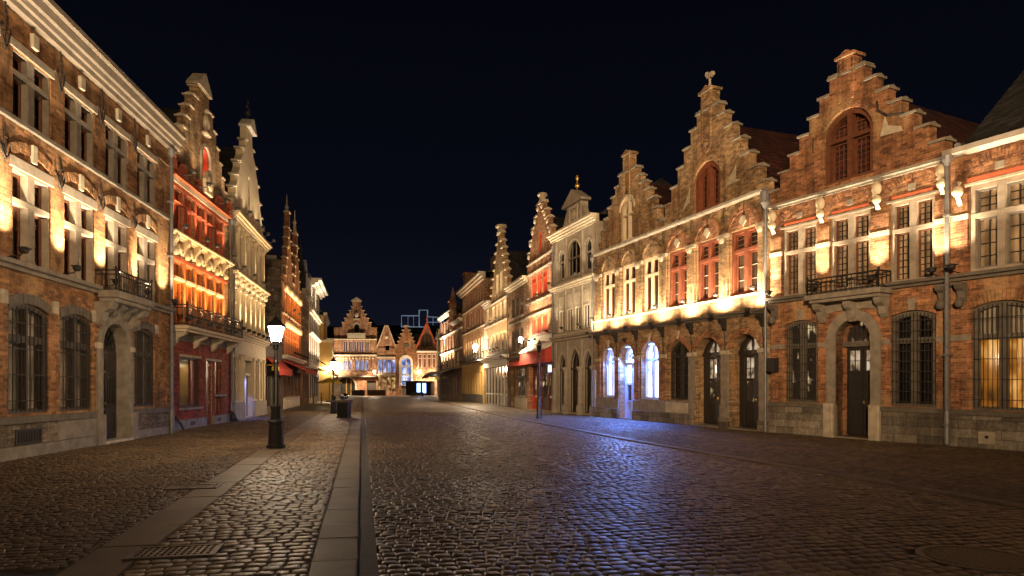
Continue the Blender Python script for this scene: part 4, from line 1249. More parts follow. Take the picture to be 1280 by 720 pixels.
b.put(m, 'carved_ornament', 'stone_cream', smooth=True)
b.cornice(0.2, 12.4, 3.6, 3.85, 0.4, 'white_paint', 'ledge', steps=2)
b.cornice(0.2, 12.4, 6.72, 6.86, 0.08, 'stone_light', 'ledge', steps=2)
m = b.mb()
for u in us + [us[-1] + 1.35]: m.box(u - 0.33, u - 0.1, 0, 0.06, 3.9, 8.35)
b.put(m, 'pier', 'orange_paint')
b.put(b.mb().profile([(0.0, 3.5), (1.5, 2.85), (1.52, 2.6), (1.49, 2.6), (1.46, 2.80), (0, 3.42)], 0.9, 9.5), 'awning', 'canvas_red')
m = b.mb()
for k in range(7): m.ring(rect(0.8 + k * 1.3, 2.0 + k * 1.3, 0.05, 0.85), rect(0.95 + k * 1.3, 1.85 + k * 1.3, 0.2, 0.75), 0.0, 0.10)
b.put(m, 'plinth', 'white_paint')
for k in range(7): b.flood(us[0] - 0.22 + 1.35 * k, 4.12, 0.25, 26, 10, 110, (1.0, 0.62, 0.3))
for k in (0, 2, 4, 6): b.flood(us[0] - 0.22 + 1.35 * k, 7.15, 0.22, 16, 10, 110, (1.0, 0.62, 0.3))

# ---- brown house with a turret
b = Bld('turret_house', 'narrow dark brick house with a slender spire and blue-grey dormer', (-18.21, 59.3), (-19.61, 66.0), 0, 'house')
for u in (0.8, 2.6, 4.4):
    for v in (3.9, 7.0): b.window(u, u + 1.1, v, v + 1.9, cols=2, rec=0.18, frame='wood_grey', pane='glass', sill='stone_grey')
    b.window(u, u + 1.2, 0.6, 2.8, cols=2, rec=0.18, frame='wood_dark', pane='glass')
b.wall(rect(0, 6.8, -0.2, 10.0), 'brick_brown', eave=10.0)
b.cornice(-0.1, 6.9, 9.8, 10.2, 0.35, 'stone_grey', steps=3)
b.eave_roof(0, 6.8, 10.2, 12.4, 4.2, 0.1, 'roof_slate')
b.put(b.mb().prism([(2.6, 10.2), (5.4, 10.2), (5.4, 12.0), (4.0, 13.4), (2.6, 12.0)], -2.2, 0.0), 'dormer', 'plaster_blue')
b.put(b.mb().lathe(2.2, -0.4, [(0.5, 10.1), (0.5, 11.8), (0.6, 11.9), (0.42, 12.2), (0.2, 13.4), (0.04, 14.9)], 8), 'spire', 'roof_slate')
b.put(b.mb().profile([(0, 3.45), (1.6, 3.2), (1.6, 3.1), (0, 3.35)], 0.2, 6.6), 'canopy', 'canvas_white')

# ---- white house
b = Bld('white_house', 'narrow white house with a heavy overhanging cornice and white shop awning', (-19.61, 66.0), (-22.60, 80.0), 0, 'house')
for k in range(5):
    u = 1.3 + 2.6 * k
    for v, h in ((4.4, 2.3), (7.3, 1.5), (9.6, 1.7)): b.window(u, u + 1.3, v, v + h, cols=2, rec=0.2, frame='wood_grey', pane='glass', sill='white_paint')
    b.window(u - 0.3, u + 1.7, 0.5, 2.9, cols=2, rec=0.2, frame='wood_dark', pane='glass')
b.wall(rect(0, 14.3, -0.2, 12.2), 'plaster_white', eave=12.2)
b.cornice(2.6, 14.4, 11.9, 12.6, 1.0, 'white_paint', steps=3)
b.cornice(0, 14.4, 8.9, 9.3, 0.4, 'white_paint', 'ledge', steps=2)
b.cornice(0, 14.4, 6.8, 7.05, 0.3, 'white_paint', 'ledge', steps=2)
b.cornice(0, 14.4, 3.8, 4.0, 0.3, 'white_paint', 'ledge', steps=2)
b.eave_roof(0, 14.3, 12.6, 15.0, 4.2, 0.1, 'roof_slate')
b.put(b.mb().profile([(0.0, 3.7), (2.2, 3.0), (2.22, 2.75), (2.18, 2.75), (2.16, 2.95), (0, 3.6)], 4.0, 13.5), 'awning', 'canvas_white')
for k in range(6): b.flood(0.7 + 2.6 * k, 4.3, 0.3, 30, 10, 115, (1.0, 0.75, 0.48))
b.flood(3.3, 9.5, 0.3, 16, 10, 115, (1.0, 0.8, 0.55)); b.flood(8.5, 9.5, 0.3, 16, 10, 115, (1.0, 0.8, 0.55))

# ---- yellow house
b = Bld('yellow_house', 'ochre yellow house whose bright flank closes the row before the square', (-22.9, 83.0), (-26.27, 97.0), 0, 'house')
for k in range(5):
    u = 1.2 + 2.6 * k
    for v in (4.2, 7.2): b.window(u, u + 1.3, v, v + 1.9, cols=2, rec=0.2, frame='wood_grey', pane='glass')
    b.window(u, u + 1.6, 0.6, 2.8, cols=2, rec=0.2, frame='wood_dark', pane='glass')
b.wall(rect(0, 14.4, -0.2, 10.4), 'plaster_yellow', eave=10.4)
m = b.mb().box(-0.9, 0.0, -4.2, 1.0, -0.2, 7.0)
b.put(m, 'porch_wing', 'plaster_yellow')
b.part_box('cornice', 'stone_cream', -1.05, 0.05, -4.3, 1.15, 7.0, 7.3)
b.cornice(0, 14.5, 10.2, 10.7, 0.4, 'stone_cream')
b.eave_roof(0, 14.4, 10.7, 13.0, 4.2, 0.1, 'roof_slate')
lmp = b.put(b.mb().lathe(-1.2, 0.4, [(0.05, 3.5), (0.1, 3.55), (0.12, 3.8), (0.05, 3.9)], 8), 'wall_lamp', 'lantern_far')

# ================================================================== BUILDINGS ON THE RIGHT
def sym(c, hw): return c - hw, c + hw

# ---- two-gabled brick house with the bright band
b = Bld('double_gable_house', 'brick house with two stepped gables above a brightly lit band and blue-lit round-arched windows', (4.55, 37.70), (9.17, 24.60), -0.0100, 'house')
W1 = [(1.05, 2.44), (3.22, 4.56), (5.32, 6.67)]
W2 = [(7.44, 8.93), (9.61, 11.13), (11.83, 13.43)]
for u0, u1 in W1:
    b.window(u0, u1, 5.24, 7.76, cols=2, trans=(6.95,), rec=0.14, fw=0.13, mw=0.15, tt=0.12, td=0.10, frame='stone_cream', pane='glass_brown', case='wood_brown', cw=0.035, rows_bar=(0, 1), bars=(0, 0))
    c = (u0 + u1) / 2
    b.put(b.voussoirs(u0 - 0.05, u1 + 0.05, 7.80, 0.60, 'seg', 0.15, 15, d1=0.05), 'brick_arch', 'brick_tan')
    b.put(b.mb().prism(arch_poly(u0 - 0.03, u1 + 0.03, 7.79, 7.80, 0.58), -0.05, 0.012), 'tympanum', 'brick_tan')
for u0, u1 in W2:
    b.window(u0, u1, 5.24, 7.72, cols=2, trans=(6.93,), rec=0.22, fw=0.10, mw=0.16, tt=0.12, td=0.12, frame='red_wood', pane='glass_brown', case='red_wood', cw=0.07, rows_bar=(2, 2), bars=(0, 0), barmat='stone_light')
    b.put(b.voussoirs(u0 - 0.05, u1 + 0.05, 7.76, 0.62, 'seg', 0.2, 17, d1=0.05), 'brick_arch', 'brick_red')
    b.put(b.mb().prism(arch_poly(u0 - 0.03, u1 + 0.03, 7.75, 7.76, 0.6), -0.05, 0.012), 'tympanum', 'brick_red')
    c = (u0 + u1) / 2
    b.put(b.mb().prism([(c, 7.8), (c + 0.2, 8.0), (c + 0.1, 8.2), (c - 0.1, 8.2), (c - 0.2, 8.0)], 0, 0.06), 'carved_shield', 'stone_light')
for u0, u1 in ((1.06, 2.34), (5.09, 6.62)):
    b.window(u0, u1, 1.12, 3.30 if u0 > 3 else 3.22, 0.52, cols=2, trans=(2.95,), rec=0.3, fw=0.10, mw=0.08, tt=0.13, td=0.12, frame='plaster_blue', pane='pane_blue', rows_bar=(2, 1), bars=(1, 0), barmat='wood_grey', sill='stone_grey', vous='brick_red', vw=0.2, key='stone_light', label='round-arched window glowing blue-white from inside')
for u0, u1, pn in ((7.45, 9.05, 'glass'),):
    b.window(u0, u1, 1.12, 3.25, 0.55, 'tent', cols=2, trans=(3.05,), rec=0.28, fw=0.10, mw=0.09, tt=0.12, td=0.12, frame='wood_dark', pane=pn, grille=7, gs=0.12, sill='stone_grey', vous='brick_red', vw=0.26, key='stone_light')
def two_leaf(b, u0, u1, v0, vt, rec, mat='door_dark', glass='pane_door_glints', tall=True, sol=0.38, upper=0.72):
    m = b.mb(); c = (u0 + u1) / 2
    gl = b.mb()
    for a, e_ in ((u0, c - 0.012), (c + 0.012, u1)):
        m.box(a, e_, -rec - 0.06, -rec - 0.045, v0, vt)
        w_ = 0.09
        z = [v0 + 0.05, v0 + (vt - v0) * sol, v0 + (vt - v0) * upper, vt - 0.06]
        m.ring(rect(a, e_, v0, vt), rect(a + w_, e_ - w_, v0 + 0.14, vt - w_), -rec - 0.05, -rec)
        for zz in z[1:3]: m.box(a + 0.01, e_ - 0.01, -rec - 0.045, -rec + 0.004, zz - 0.05, zz + 0.05)
        m.ring(rect(a + w_ + 0.05, e_ - w_ - 0.05, v0 + 0.22, z[1] - 0.12), rect(a + w_ + 0.1, e_ - w_ - 0.1, v0 + 0.27, z[1] - 0.17), -rec - 0.05, -rec - 0.02)
        gl.box(a + w_ + 0.004, e_ - w_ - 0.004, -rec - 0.043, -rec - 0.035, z[2] + 0.054, z[3] - 0.034)
        m.box((a + e_) / 2 - 0.015, (a + e_) / 2 + 0.015, -rec - 0.034, -rec - 0.01, z[2] + 0.05, z[3])
        m.box(a + w_, e_ - w_, -rec - 0.034, -rec - 0.012, (z[2] + z[3]) / 2 - 0.012, (z[2] + z[3]) / 2 + 0.012)
        if tall:
            gl2 = b.mb().box(a + w_ + 0.004, e_ - w_ - 0.004, -rec - 0.043, -rec - 0.036, z[1] + 0.054, z[2] - 0.054)
            b_g.append(gl2)
        else:
            for k in range(4):
                x = a + w_ + 0.08 + k * (e_ - a - 2 * w_ - 0.16) / 3; m.box(x - 0.014, x + 0.014, -rec - 0.045, -rec - 0.015, z[1] + 0.1, z[2] - 0.1)
    d_ = b.put(m, 'door', mat)
    b.put(gl, 'door_pane', glass, d_)
    for g in b_g: b.put(g, 'door_pane', 'pane_dimwarm', d_)
    b_g.clear()
    hm = b.mb().blob(c + 0.06, -rec + 0.04, v0 + 1.05, 0.025, 0.05, 0.06)
    b.put(hm, 'handle', 'gold', d_)
    return d_
b_g = []
# blue-lit door
hp = arch_poly(2.88, 4.36, 0.06, 3.2, 0.58); b.holes.append(hp)
two_leaf(b, 3.02, 4.22, 0.08, 2.85, 0.34, 'plaster_blue', 'pane_blue', True, 0.30, 0.62)
b.put(b.mb().ring(hp, arch_poly(3.02, 4.22, 0.06, 3.2, 0.46), -0.42, -0.28).box(2.9, 4.34, -0.42, -0.24, 2.86, 3.0), 'door_frame', 'plaster_blue')
fan = b.part_box('fanlight', 'pane_blue', 3.0, 4.24, -0.44, -0.425, 3.0, 3.74)
fb = b.mb()
for k in range(1, 6):
    a = math.pi * k / 6; fb.tube([(3.62, -0.36, 3.05), (3.62 + 0.58 * math.cos(a), -0.36, 3.1 + 0.52 * math.sin(a))], 0.016, 5)
fb.tube([(3.62 + 0.3 * math.cos(math.pi * k / 10), -0.36, 3.05 + 0.3 * math.sin(math.pi * k / 10)) for k in range(11)], 0.014, 5)
b.put(fb, 'glazing_bars', 'iron', fan)
b.put(b.voussoirs(2.88, 4.36, 3.2, 0.58, 'seg', 0.2, 15), 'brick_arch', 'brick_red')
for u0, u1, v1 in ((9.50, 11.22, 3.22), (11.84, 13.53, 3.22)):
    hp = arch_poly(u0, u1, 0.06, v1, 0.52, 'seg'); b.holes.append(hp)
    two_leaf(b, u0 + 0.28, u1 - 0.12, 0.2, 2.95, 0.46, 'door_dark', 'pane_door_glints', True, 0.34, 0.66)
    b.put(b.mb().ring(arch_poly(u0 + 0.01, u1 - 0.01, 0.2, v1, 0.51), arch_poly(u0 + 0.28, u1 - 0.12, 0.21, v1, 0.40), -0.54, -0.42).box(u0 + 0.02, u1 - 0.02, -0.54, -0.36, 2.97, 3.14), 'door_frame', 'door_dark')
    fn = b.part_box('fanlight', 'pane_door_glints', u0 + 0.26, u1 - 0.1, -0.56, -0.545, 3.1, 3.72)
    m = b.mb()
    for k in (1, 2): m.box(u0 + 0.28 + (u1 - u0 - 0.4) * k / 3 - 0.03, u0 + 0.28 + (u1 - u0 - 0.4) * k / 3 + 0.03, -0.54, -0.47, 3.12, 3.7)
    b.put(m, 'glazing_bars', 'door_dark', fn)
    b.put(b.voussoirs(u0, u1, v1, 0.52, 'seg', 0.24, 13), 'brick_arch', 'brick_red')
    b.part_box('doorstep', 'stone_grey', u0 - 0.02, u1 + 0.02, -0.6, 0.12, -0.1, 0.16, bevel=0.02)
GA = [(3.02, 9.36), (2.83, 9.98), (2.42, 10.56), (2.02, 11.06), (1.62, 11.5), (1.22, 11.93), (0.84, 12.42)]
GB = [(3.56, 9.18), (3.16, 9.84), (2.62, 10.5), (2.12, 11.22), (1.64, 11.9), (1.14, 12.54), (0.70, 13.06)]
CA, CB = 3.66, 10.32
ga = arch_poly(2.98, 4.34, 8.98, 10.6, 0.55, 'pointed'); gb = arch_poly(9.42, 11.22, 8.98, 10.45, 0.62)
b.window(2.98, 4.34, 8.98, 10.55, 0.6, 'pointed', cols=2, trans=(10.3,), rec=0.28, fw=0.16, mw=0.10, td=0.2, frame='stone_cream', pane='glass_brown', rows_bar=(3, 1), bars=(0, 0), case='wood_brown', cw=0.04, vous='stone_light', vw=0.14)
b.window(9.42, 11.22, 8.98, 10.3, 0.66, cols=2, trans=(), rec=0.30, fw=0.22, mw=0.18, td=0.2, frame='red_wood', pane='glass', rows_bar=(5, 5), bars=(2, 0), barmat='wood_brown', case='wood_brown', cw=0.05, vous='brick_tan', vw=0.22)
UL, UR = 0.0, 13.92
b.wall([(UL, -0.2), (UR, -0.2), (UR, 8.82)] + gpts(CB, GB, 8.82) + gpts(CA, GA, 8.82) + [(UL, 8.82)], 'brick_tan', eave=8.8, reveal=0.6, bd=0.65)
b.copings(CA, GA, 'stone_grey', 0.08, 0.06, 0.45); b.copings(CB, GB, 'stone_grey', 0.08, 0.06, 0.45)
for c, v, w_, h_ in ((CA, 12.42, 0.30, 0.85), (CB, 13.06, 0.36, 0.72)):
    m = b.mb().box(c - w_, c + w_, -0.38, 0.05, v + 0.1, v + h_).box(c - w_ - 0.09, c + w_ + 0.09, -0.45, 0.12, v + h_ + 0.003, v + h_ + 0.12)
    m.prism([(c - w_ - 0.05, v + h_ + 0.125), (c + w_ + 0.05, v + h_ + 0.125), (c, v + h_ + 0.3)], -0.42, 0.08)
    b.put(m, 'gable_finial', 'brick_tan', bevel=0.01)
m = b.mb().tube([(CB, -0.15, 14.0), (CB, -0.15, 14.35)], 0.05, 6); m.blob(CB + 0.05, -0.15, 14.5, 0.28, 0.12, 0.13); m.blob(CB - 0.2, -0.15, 14.62, 0.1, 0.08, 0.12)
b.put(m, 'ridge_ornament', 'stone_light')
for c, w_, v0, v1 in ((CA, 0.06, 11.3, 13.2), (CB, 0.06, 11.9, 13.7)):
    for sg in (-1, 1): b.band(c + sg * 0.28 - 0.05, c + sg * 0.28 + 0.05, v0, v1, 0.06, 'brick_tan', 'pier_strip')
m = b.mb()
ro = [(CB + 0.34 * math.cos(k * 0.3491), 11.72 + 0.42 * math.sin(k * 0.3491)) for k in range(18)]
ri = [(CB + 0.24 * math.cos(k * 0.3491), 11.72 + 0.31 * math.sin(k * 0.3491)) for k in range(18)]
m.ring(ro, ri, -0.02, 0.07); m.blob(CB, 0.03, 11.72, 0.17, 0.1, 0.2)
b.put(m, 'medallion', 'brick_brown')
b.put(b.mb().prism([(11.55, 9.6), (12.2, 10.25), (12.15, 9.75), (12.5, 9.6)], -0.02, 0.03), 'stone_scroll', 'stone_light')
b.put(b.mb().prism([(8.9, 9.75), (9.15, 10.2), (9.1, 9.6), (8.6, 9.3)], -0.02, 0.03), 'stone_scroll', 'stone_light')
b.put(b.mb().profile([(-0.02, 8.78), (0.10, 8.78), (0.17, 8.83), (0.18, 8.92), (0.12, 8.94), (-0.02, 8.98)], -0.15, 13.95), 'cornice', 'stone_grey')
# sill band, ledge, plinth
b.band(0, UR, 5.14, 5.235, 0.06, 'stone_light', 'sill_course')
b.cornice(-0.05, UR, 4.42, 4.60, 0.20, 'stone_dark', 'ledge', steps=2)
for a_, c_ in ((0, 2.86), (4.38, 9.44), (11.26, 11.80), (13.56, 13.95)):
    b.band(a_, c_, -0.2, 0.52, 0.14, 'ashlar', 'plinth')
    b.band(a_, c_, 0.523, 1.02, 0.08, 'stone_grey', 'plinth')
b.band(7.4, 9.1, 0.56, 1.01, 0.12, 'stone_light', 'plinth_block')
for c in (0.55, 2.62, 4.68, 7.05, 9.28, 11.53, 13.74):
    b.band(c - 0.22, c + 0.22, 1.03, 3.0, 0.05, 'stone_grey' if c > 8 else 'brick_red', 'pier')
    b.band(c - 0.27, c + 0.27, 3.0, 3.16, 0.08, 'stone_light', 'impost')
# upper piers with pale bases
m = b.mb(); m2 = b.mb()
for c, w_ in ((0.55, 0.36), (2.83, 0.30), (4.94, 0.30), (7.06, 0.30), (9.27, 0.27), (11.48, 0.27), (13.70, 0.2)):
    m.box(c - w_, c + w_, -0.02, 0.07, 5.245, 7.55)
    m2.box(c - w_ - 0.05, c + w_ + 0.05, -0.02, 0.13, 7.56, 7.72); m2.blob(c, 0.14, 7.5, 0.14, 0.1, 0.16, 8, 5)
b.put(m, 'pier', 'brick_tan'); b.put(m2, 'capital', 'stone_light', bevel=0.01)
for c in (0.3, 2.0, 2.83, 4.0, 4.94, 6.0, 7.06, 8.2, 9.27, 10.4, 11.48, 12.7, 13.7): b.anchor(c, 8.2, 8.85)
m = b.mb()
for c in (0.55, 2.62, 4.68, 7.05, 9.28, 11.53, 13.74):
    b.console(c, 4.42, 0.16, 0.5, 0.30, m); m.tube([(c, 0.06, 3.9), (c + 0.04, 0.05, 3.4), (c + 0.02, 0.05, 2.95)], 0.022, 5)
b.put(m, 'bracket', 'iron')
b.gable_roof(CA, 3.3, 8.85, 12.0, mat='roof_red'); b.gable_roof(CB, 3.5, 8.85, 12.6, mat='roof_red')
for i, c in enumerate((0.55, 2.62, 4.68, 7.05, 9.28, 11.53, 13.68)):
    b.flood(c, 4.62, 0.42, (46, 50, 52, 62, 68, 74, 66)[i], 26, 158, blend=0.5, fixture=True)
    fx = b.flood(c + 0.02, 5.42, 0.2, 9, 6, 80)
b.pipe(-0.02, 0, 8.5, 0.12, 0.05); 
m = b.mb().tube([(13.98, 0.12, 0.0), (13.98, 0.12, 8.2)], 0.055, 10); m.lathe(13.98, 0.12, [(0.06, 8.15), (0.17, 8.35), (0.19, 8.75), (0.1, 8.8)], 10)
b.put(m, 'drainpipe', 'zinc')
m = b.mb().box(0.02, 0.30, 0.02, 0.10, 0.15, 2.55)
b.put(m, 'sign_panel', 'plaster_blue')
# blue lamps under the arch soffits, throwing light down the jambs and onto the paving
for u, v, p in ((3.62, 3.62, 420), (1.70, 3.60, 90), (5.85, 3.66, 110)):
    fx = b.put(b.mb().box(u - 0.2, u + 0.2, -0.14, -0.06, v, v + 0.05), 'soffit_lamp', 'screen_blue')
    ld = bpy.data.lights.new('soffit_lamp_beam', 'SPOT'); ld.energy = p; ld.color = (0.10, 0.24, 1.0); ld.spot_size = math.radians(122); ld.spot_blend = 0.3; ld.shadow_soft_size = 0.08
    lo = bpy.data.objects.new('soffit_lamp_beam', ld); COL.objects.link(lo); lo.parent = fx
    lo.location = (u, 0.0, v - 0.08 - 0.01 * u); lo.rotation_euler = (-math.radians(27), 0, 0)

# blue spotlight added over the lit door to streak the cobbles blue
fx = b.put(b.mb().blob(3.62, 0.16, 4.02, 0.10, 0.12, 0.09).tube([(3.62, 0.14, 4.05), (3.62, 0.0, 4.1)], 0.02, 6), 'added_streak_spotlight', 'iron')
ld = bpy.data.lights.new('added_streak_beam', 'SPOT'); ld.energy = 270; ld.color = (0.15, 0.33, 1.0); ld.spot_size = math.radians(52); ld.spot_blend = 0.8; ld.shadow_soft_size = 0.12
lo = bpy.data.objects.new('added_streak_beam', ld); COL.objects.link(lo); lo.parent = fx; lo.location = (3.62, -0.32, 3.92)
rz = b.root.rotation_euler.z
org = b.root.location + Vector((math.cos(rz) * 3.62 + math.sin(rz) * 0.32, math.sin(rz) * 3.62 - math.cos(rz) * 0.32, 3.92))
dv_ = Vector((3.3, 20.0, 0.0)) - org
dv_ = Vector((dv_.x * math.cos(-rz) - dv_.y * math.sin(-rz), dv_.x * math.sin(-rz) + dv_.y * math.cos(-rz), dv_.z))
lo.rotation_euler = dv_.to_track_quat('-Z', 'Y').to_euler()

# ---- house with single big stepped gable and balcony door
b = Bld('stepped_gable_house', 'brick house with one broad stepped gable and a balcony above its dark double door', (9.25, 24.20), (11.92, 18.90), -0.0136, 'house')
for u0, u1, bx in ((0.46, 1.86, 1), (2.36, 3.78, 2), (4.41, 5.73, 2)):
    b.window(u0, u1, 4.74, 7.10, cols=2, trans=(6.25,), rec=0.16, fw=0.10, mw=0.20, tt=0.12, td=0.12, frame='stone_mid', pane='glass_beige', case='wood_brown', cw=0.04, bars=(2, 0), rows_bar=(6, 3), barmat='iron', lintel='stone_grey', lh=0.08)
    b.put(b.voussoirs(u0 - 0.06, u1 + 0.06, 7.22, 0.44, 'seg', 0.26, 19), 'brick_arch', 'brick_red')
    b.put(b.mb().prism(arch_poly(u0 - 0.05, u1 + 0.05, 7.20, 7.21, 0.43), -0.05, 0.012), 'tympanum', 'brick_red')
    b.band(u0 + 0.06, u1 - 0.06, 7.205, 7.29, 0.03, 'red_ochre', 'red_course')
    b.band((u0 + u1) / 2 - 0.11, (u0 + u1) / 2 + 0.11, 7.36, 7.55, 0.035, 'stone_grey', 'key_block')
for u0, u1 in ((0.54, 1.88), (4.41, 5.76)):
    b.window(u0, u1, 1.10, 3.74, 0.14, cols=2, trans=(3.02,), rec=0.22, fw=0.14, mw=0.18, tt=0.16, td=0.14, frame='stone_dark', pane='glass' if u0 > 2 else 'pane_dimwarm', bars=(0, 0), grille=9, gs=0.11, vous='brick_ochre', vw=0.30, vn=15, key='stone_grey')  # dim warm pane: reflected lights put in as glowing spots
hp = arch_poly(2.56, 3.80, 0.08, 3.14, 0.62); b.holes.append(hp)
two_leaf(b, 2.62, 3.74, 0.12, 2.90, 0.46, 'door_dark', 'pane_door_glints', False, 0.36, 0.72)
b.part_box('door_frame', 'stone_dark', 2.57, 3.79, -0.54, -0.30, 2.93, 3.10)
fan = b.put(b.mb().prism(arch_poly(2.58, 3.78, 3.11, 3.16, 0.58), -0.54, -0.52), 'fanlight', 'pane_dimwarm')
fb = b.mb()
for k in range(1, 8): fb.box(2.58 + 0.15 * k - 0.012, 2.58 + 0.15 * k + 0.012, -0.50, -0.47, 3.1, arch_top(2.58 + 0.15 * k, 2.58, 3.78, 3.14, 0.6))
for k in range(1, 4): fb.box(2.6, 3.76, -0.50, -0.475, 3.1 + 0.15 * k - 0.012, 3.1 + 0.15 * k + 0.012)
b.put(fb, 'glazing_bars', 'iron', fan)
G = [(3.06, 8.50), (2.62, 9.05), (2.20, 9.55), (1.80, 10.06), (1.40, 10.56), (1.00, 11.06), (0.62, 11.55)]
CG = 2.94
b.window(2.10, 3.84, 8.20, 9.72, 0.72, cols=2, trans=(9.55,), rec=0.30, fw=0.16, mw=0.16, td=0.2, frame='wood_brown', pane='glass', bars=(3, 0), rows_bar=(6, 3), barmat='wood_brown', case='wood_brown', cw=0.04, vous='brick_red', vw=0.2)
b.wall([(-0.1, -0.2), (6.12, -0.2), (6.12, 7.98)] + gpts(CG, G, 7.98) + [(-0.1, 7.98)], 'brick_red', eave=7.9, reveal=0.6, bd=0.65)
b.copings(CG, G, 'stone_grey', 0.08, 0.06, 0.45)
m = b.mb().box(CG - 0.27, CG + 0.27, -0.38, 0.06, 11.65, 12.05).box(CG - 0.36, CG + 0.36, -0.45, 0.13, 12.053, 12.15); m.prism([(CG - 0.3, 12.155), (CG + 0.3, 12.155), (CG, 12.3)], -0.4, 0.08)
b.put(m, 'gable_finial', 'brick_red', bevel=0.01)
for sg in (-1, 1): b.band(CG + sg * 0.24 - 0.05, CG + sg * 0.24 + 0.05, 10.7, 12.0, 0.06, 'brick_red', 'pier_strip')
b.put(b.mb().tube([(4.0, 0.03, 10.3), (4.05, 0.06, 10.0), (4.35, 0.05, 9.75), (4.85, 0.03, 9.65)], 0.03, 6), 'wall_anchor', 'iron')
b.put(b.mb().prism([(4.1, 9.2), (4.25, 9.75), (4.35, 9.45), (4.75, 9.3), (4.8, 9.15)], -0.02, 0.025), 'stone_scroll', 'stone_light')
b.anchor(1.72, 9.4, 9.9)
b.cornice(-0.1, 6.14, 7.86, 8.02, 0.16, 'stone_grey', steps=2)
m = b.mb()
for c in (0.12, 2.1, 4.08, 6.0):
    m.blob(c, 0.16, 7.62, 0.15, 0.14, 0.22, 8, 5); m.blob(c + 0.03, 0.2, 7.28, 0.14, 0.12, 0.14, 8, 5); m.tube([(c, 0.12, 7.8), (c, 0.25, 7.4), (c, 0.08, 7.0)], 0.07, 7)
b.put(m, 'carved_corbel', 'stone_cream', smooth=True)
m = b.mb(); m2 = b.mb()
for c, w_ in ((0.18, 0.24), (2.11, 0.24), (4.09, 0.3), (5.93, 0.18)):
    m.box(c - w_, c + w_, -0.02, 0.05, 4.74, 6.86)
    m2.box(c - w_ - 0.02, c + w_ + 0.02, -0.02, 0.075, 6.2, 6.34)
b.put(m, 'pier', 'brick_red'); b.put(m2, 'stone_course', 'stone_cream')
b.cornice(-0.1, 6.14, 4.56, 4.74, 0.24, 'stone_dark', 'ledge', steps=2)
for a_, c_ in ((-0.1, 2.18), (4.18, 6.14)):
    b.band(a_, c_, -0.2, 0.94, 0.10, 'ashlar', 'plinth')
    b.band(a_, c_, 0.943, 1.08, 0.15, 'stone_dark', 'plinth_course')
for a_, c_ in ((-0.1, 0.54), (1.88, 2.2), (4.16, 4.41), (5.76, 6.14)): b.band(a_, c_, 2.94, 3.1, 0.03, 'stone_grey', 'stone_course')
b.put(b.mb().ring(arch_poly(2.24, 4.12, 0.0, 3.14, 0.94), hp, -0.32, 0.07).prism([(2.24, 4.0), (2.24, 4.3), (4.12, 4.3), (4.12, 4.0), (3.8, 4.06), (3.18, 4.09), (2.6, 4.06)], -0.02, 0.06), 'door_surround', 'stone_grey')
for u in (2.2, 3.8): b.part_box('pilaster_base', 'stone_light', u, u + 0.36, -0.1, 0.19, -0.1, 1.12, bevel=0.03)
m = b.mb(); b.console(3.18, 4.32, 0.26, 0.62, 0.36, m); b.put(m, 'keystone', 'stone_grey', bevel=0.01)
bal = b.put(b.mb().plan([(1.85, 0.0), (4.5, 0.0), (4.5, 0.62), (1.85, 0.62)], 4.44, 4.60).plan([(1.95, 0), (4.4, 0), (4.4, 0.52), (1.95, 0.52)], 4.34, 4.44), 'balcony', 'stone_grey', bevel=0.012)
m = b.mb()
for c in (2.1, 4.26): b.console(c, 4.34, 0.24, 0.6, 0.42, m)
b.put(m, 'bracket', 'stone_grey', bal)
b.railing(1.93, 4.42, 0.55, 4.60, 5.10, 0.17, bal)
m = b.mb()
for c in (0.14, 6.0): b.console(c, 4.5, 0.22, 0.5, 0.3, m); m.blob(c, 0.2, 3.95, 0.13, 0.12, 0.14)
b.put(m, 'bracket', 'stone_dark')
b.gable_roof(CG, 3.0, 7.95, 11.2, mat='roof_red')
b.put(b.mb().box(0.02, 0.36, 0.10, 0.36, 2.15, 2.62).box(0.06, 0.1, 0.0, 0.12, 2.3, 2.4).box(0.06, 0.32, 0.36, 0.37, 2.2, 2.55), 'wall_speaker', 'iron', bevel=0.02)
for i, c in enumerate((0.16, 2.11, 4.09, 5.88)):
    b.flood(c, 5.0, 0.14, (58, 66, 70, 60)[i], 6, 106)
# ---- house at the right edge
b = Bld('slate_roof_house', 'brick house with a slate roof, red lunettes and warm lit barred ground floor windows', (11.92 + 0.45 * 0.22, 18.90 - 0.893 * 0.22), (11.92 + 0.45 * 4.5, 18.90 - 0.893 * 4.5), -0.0136, 'house')
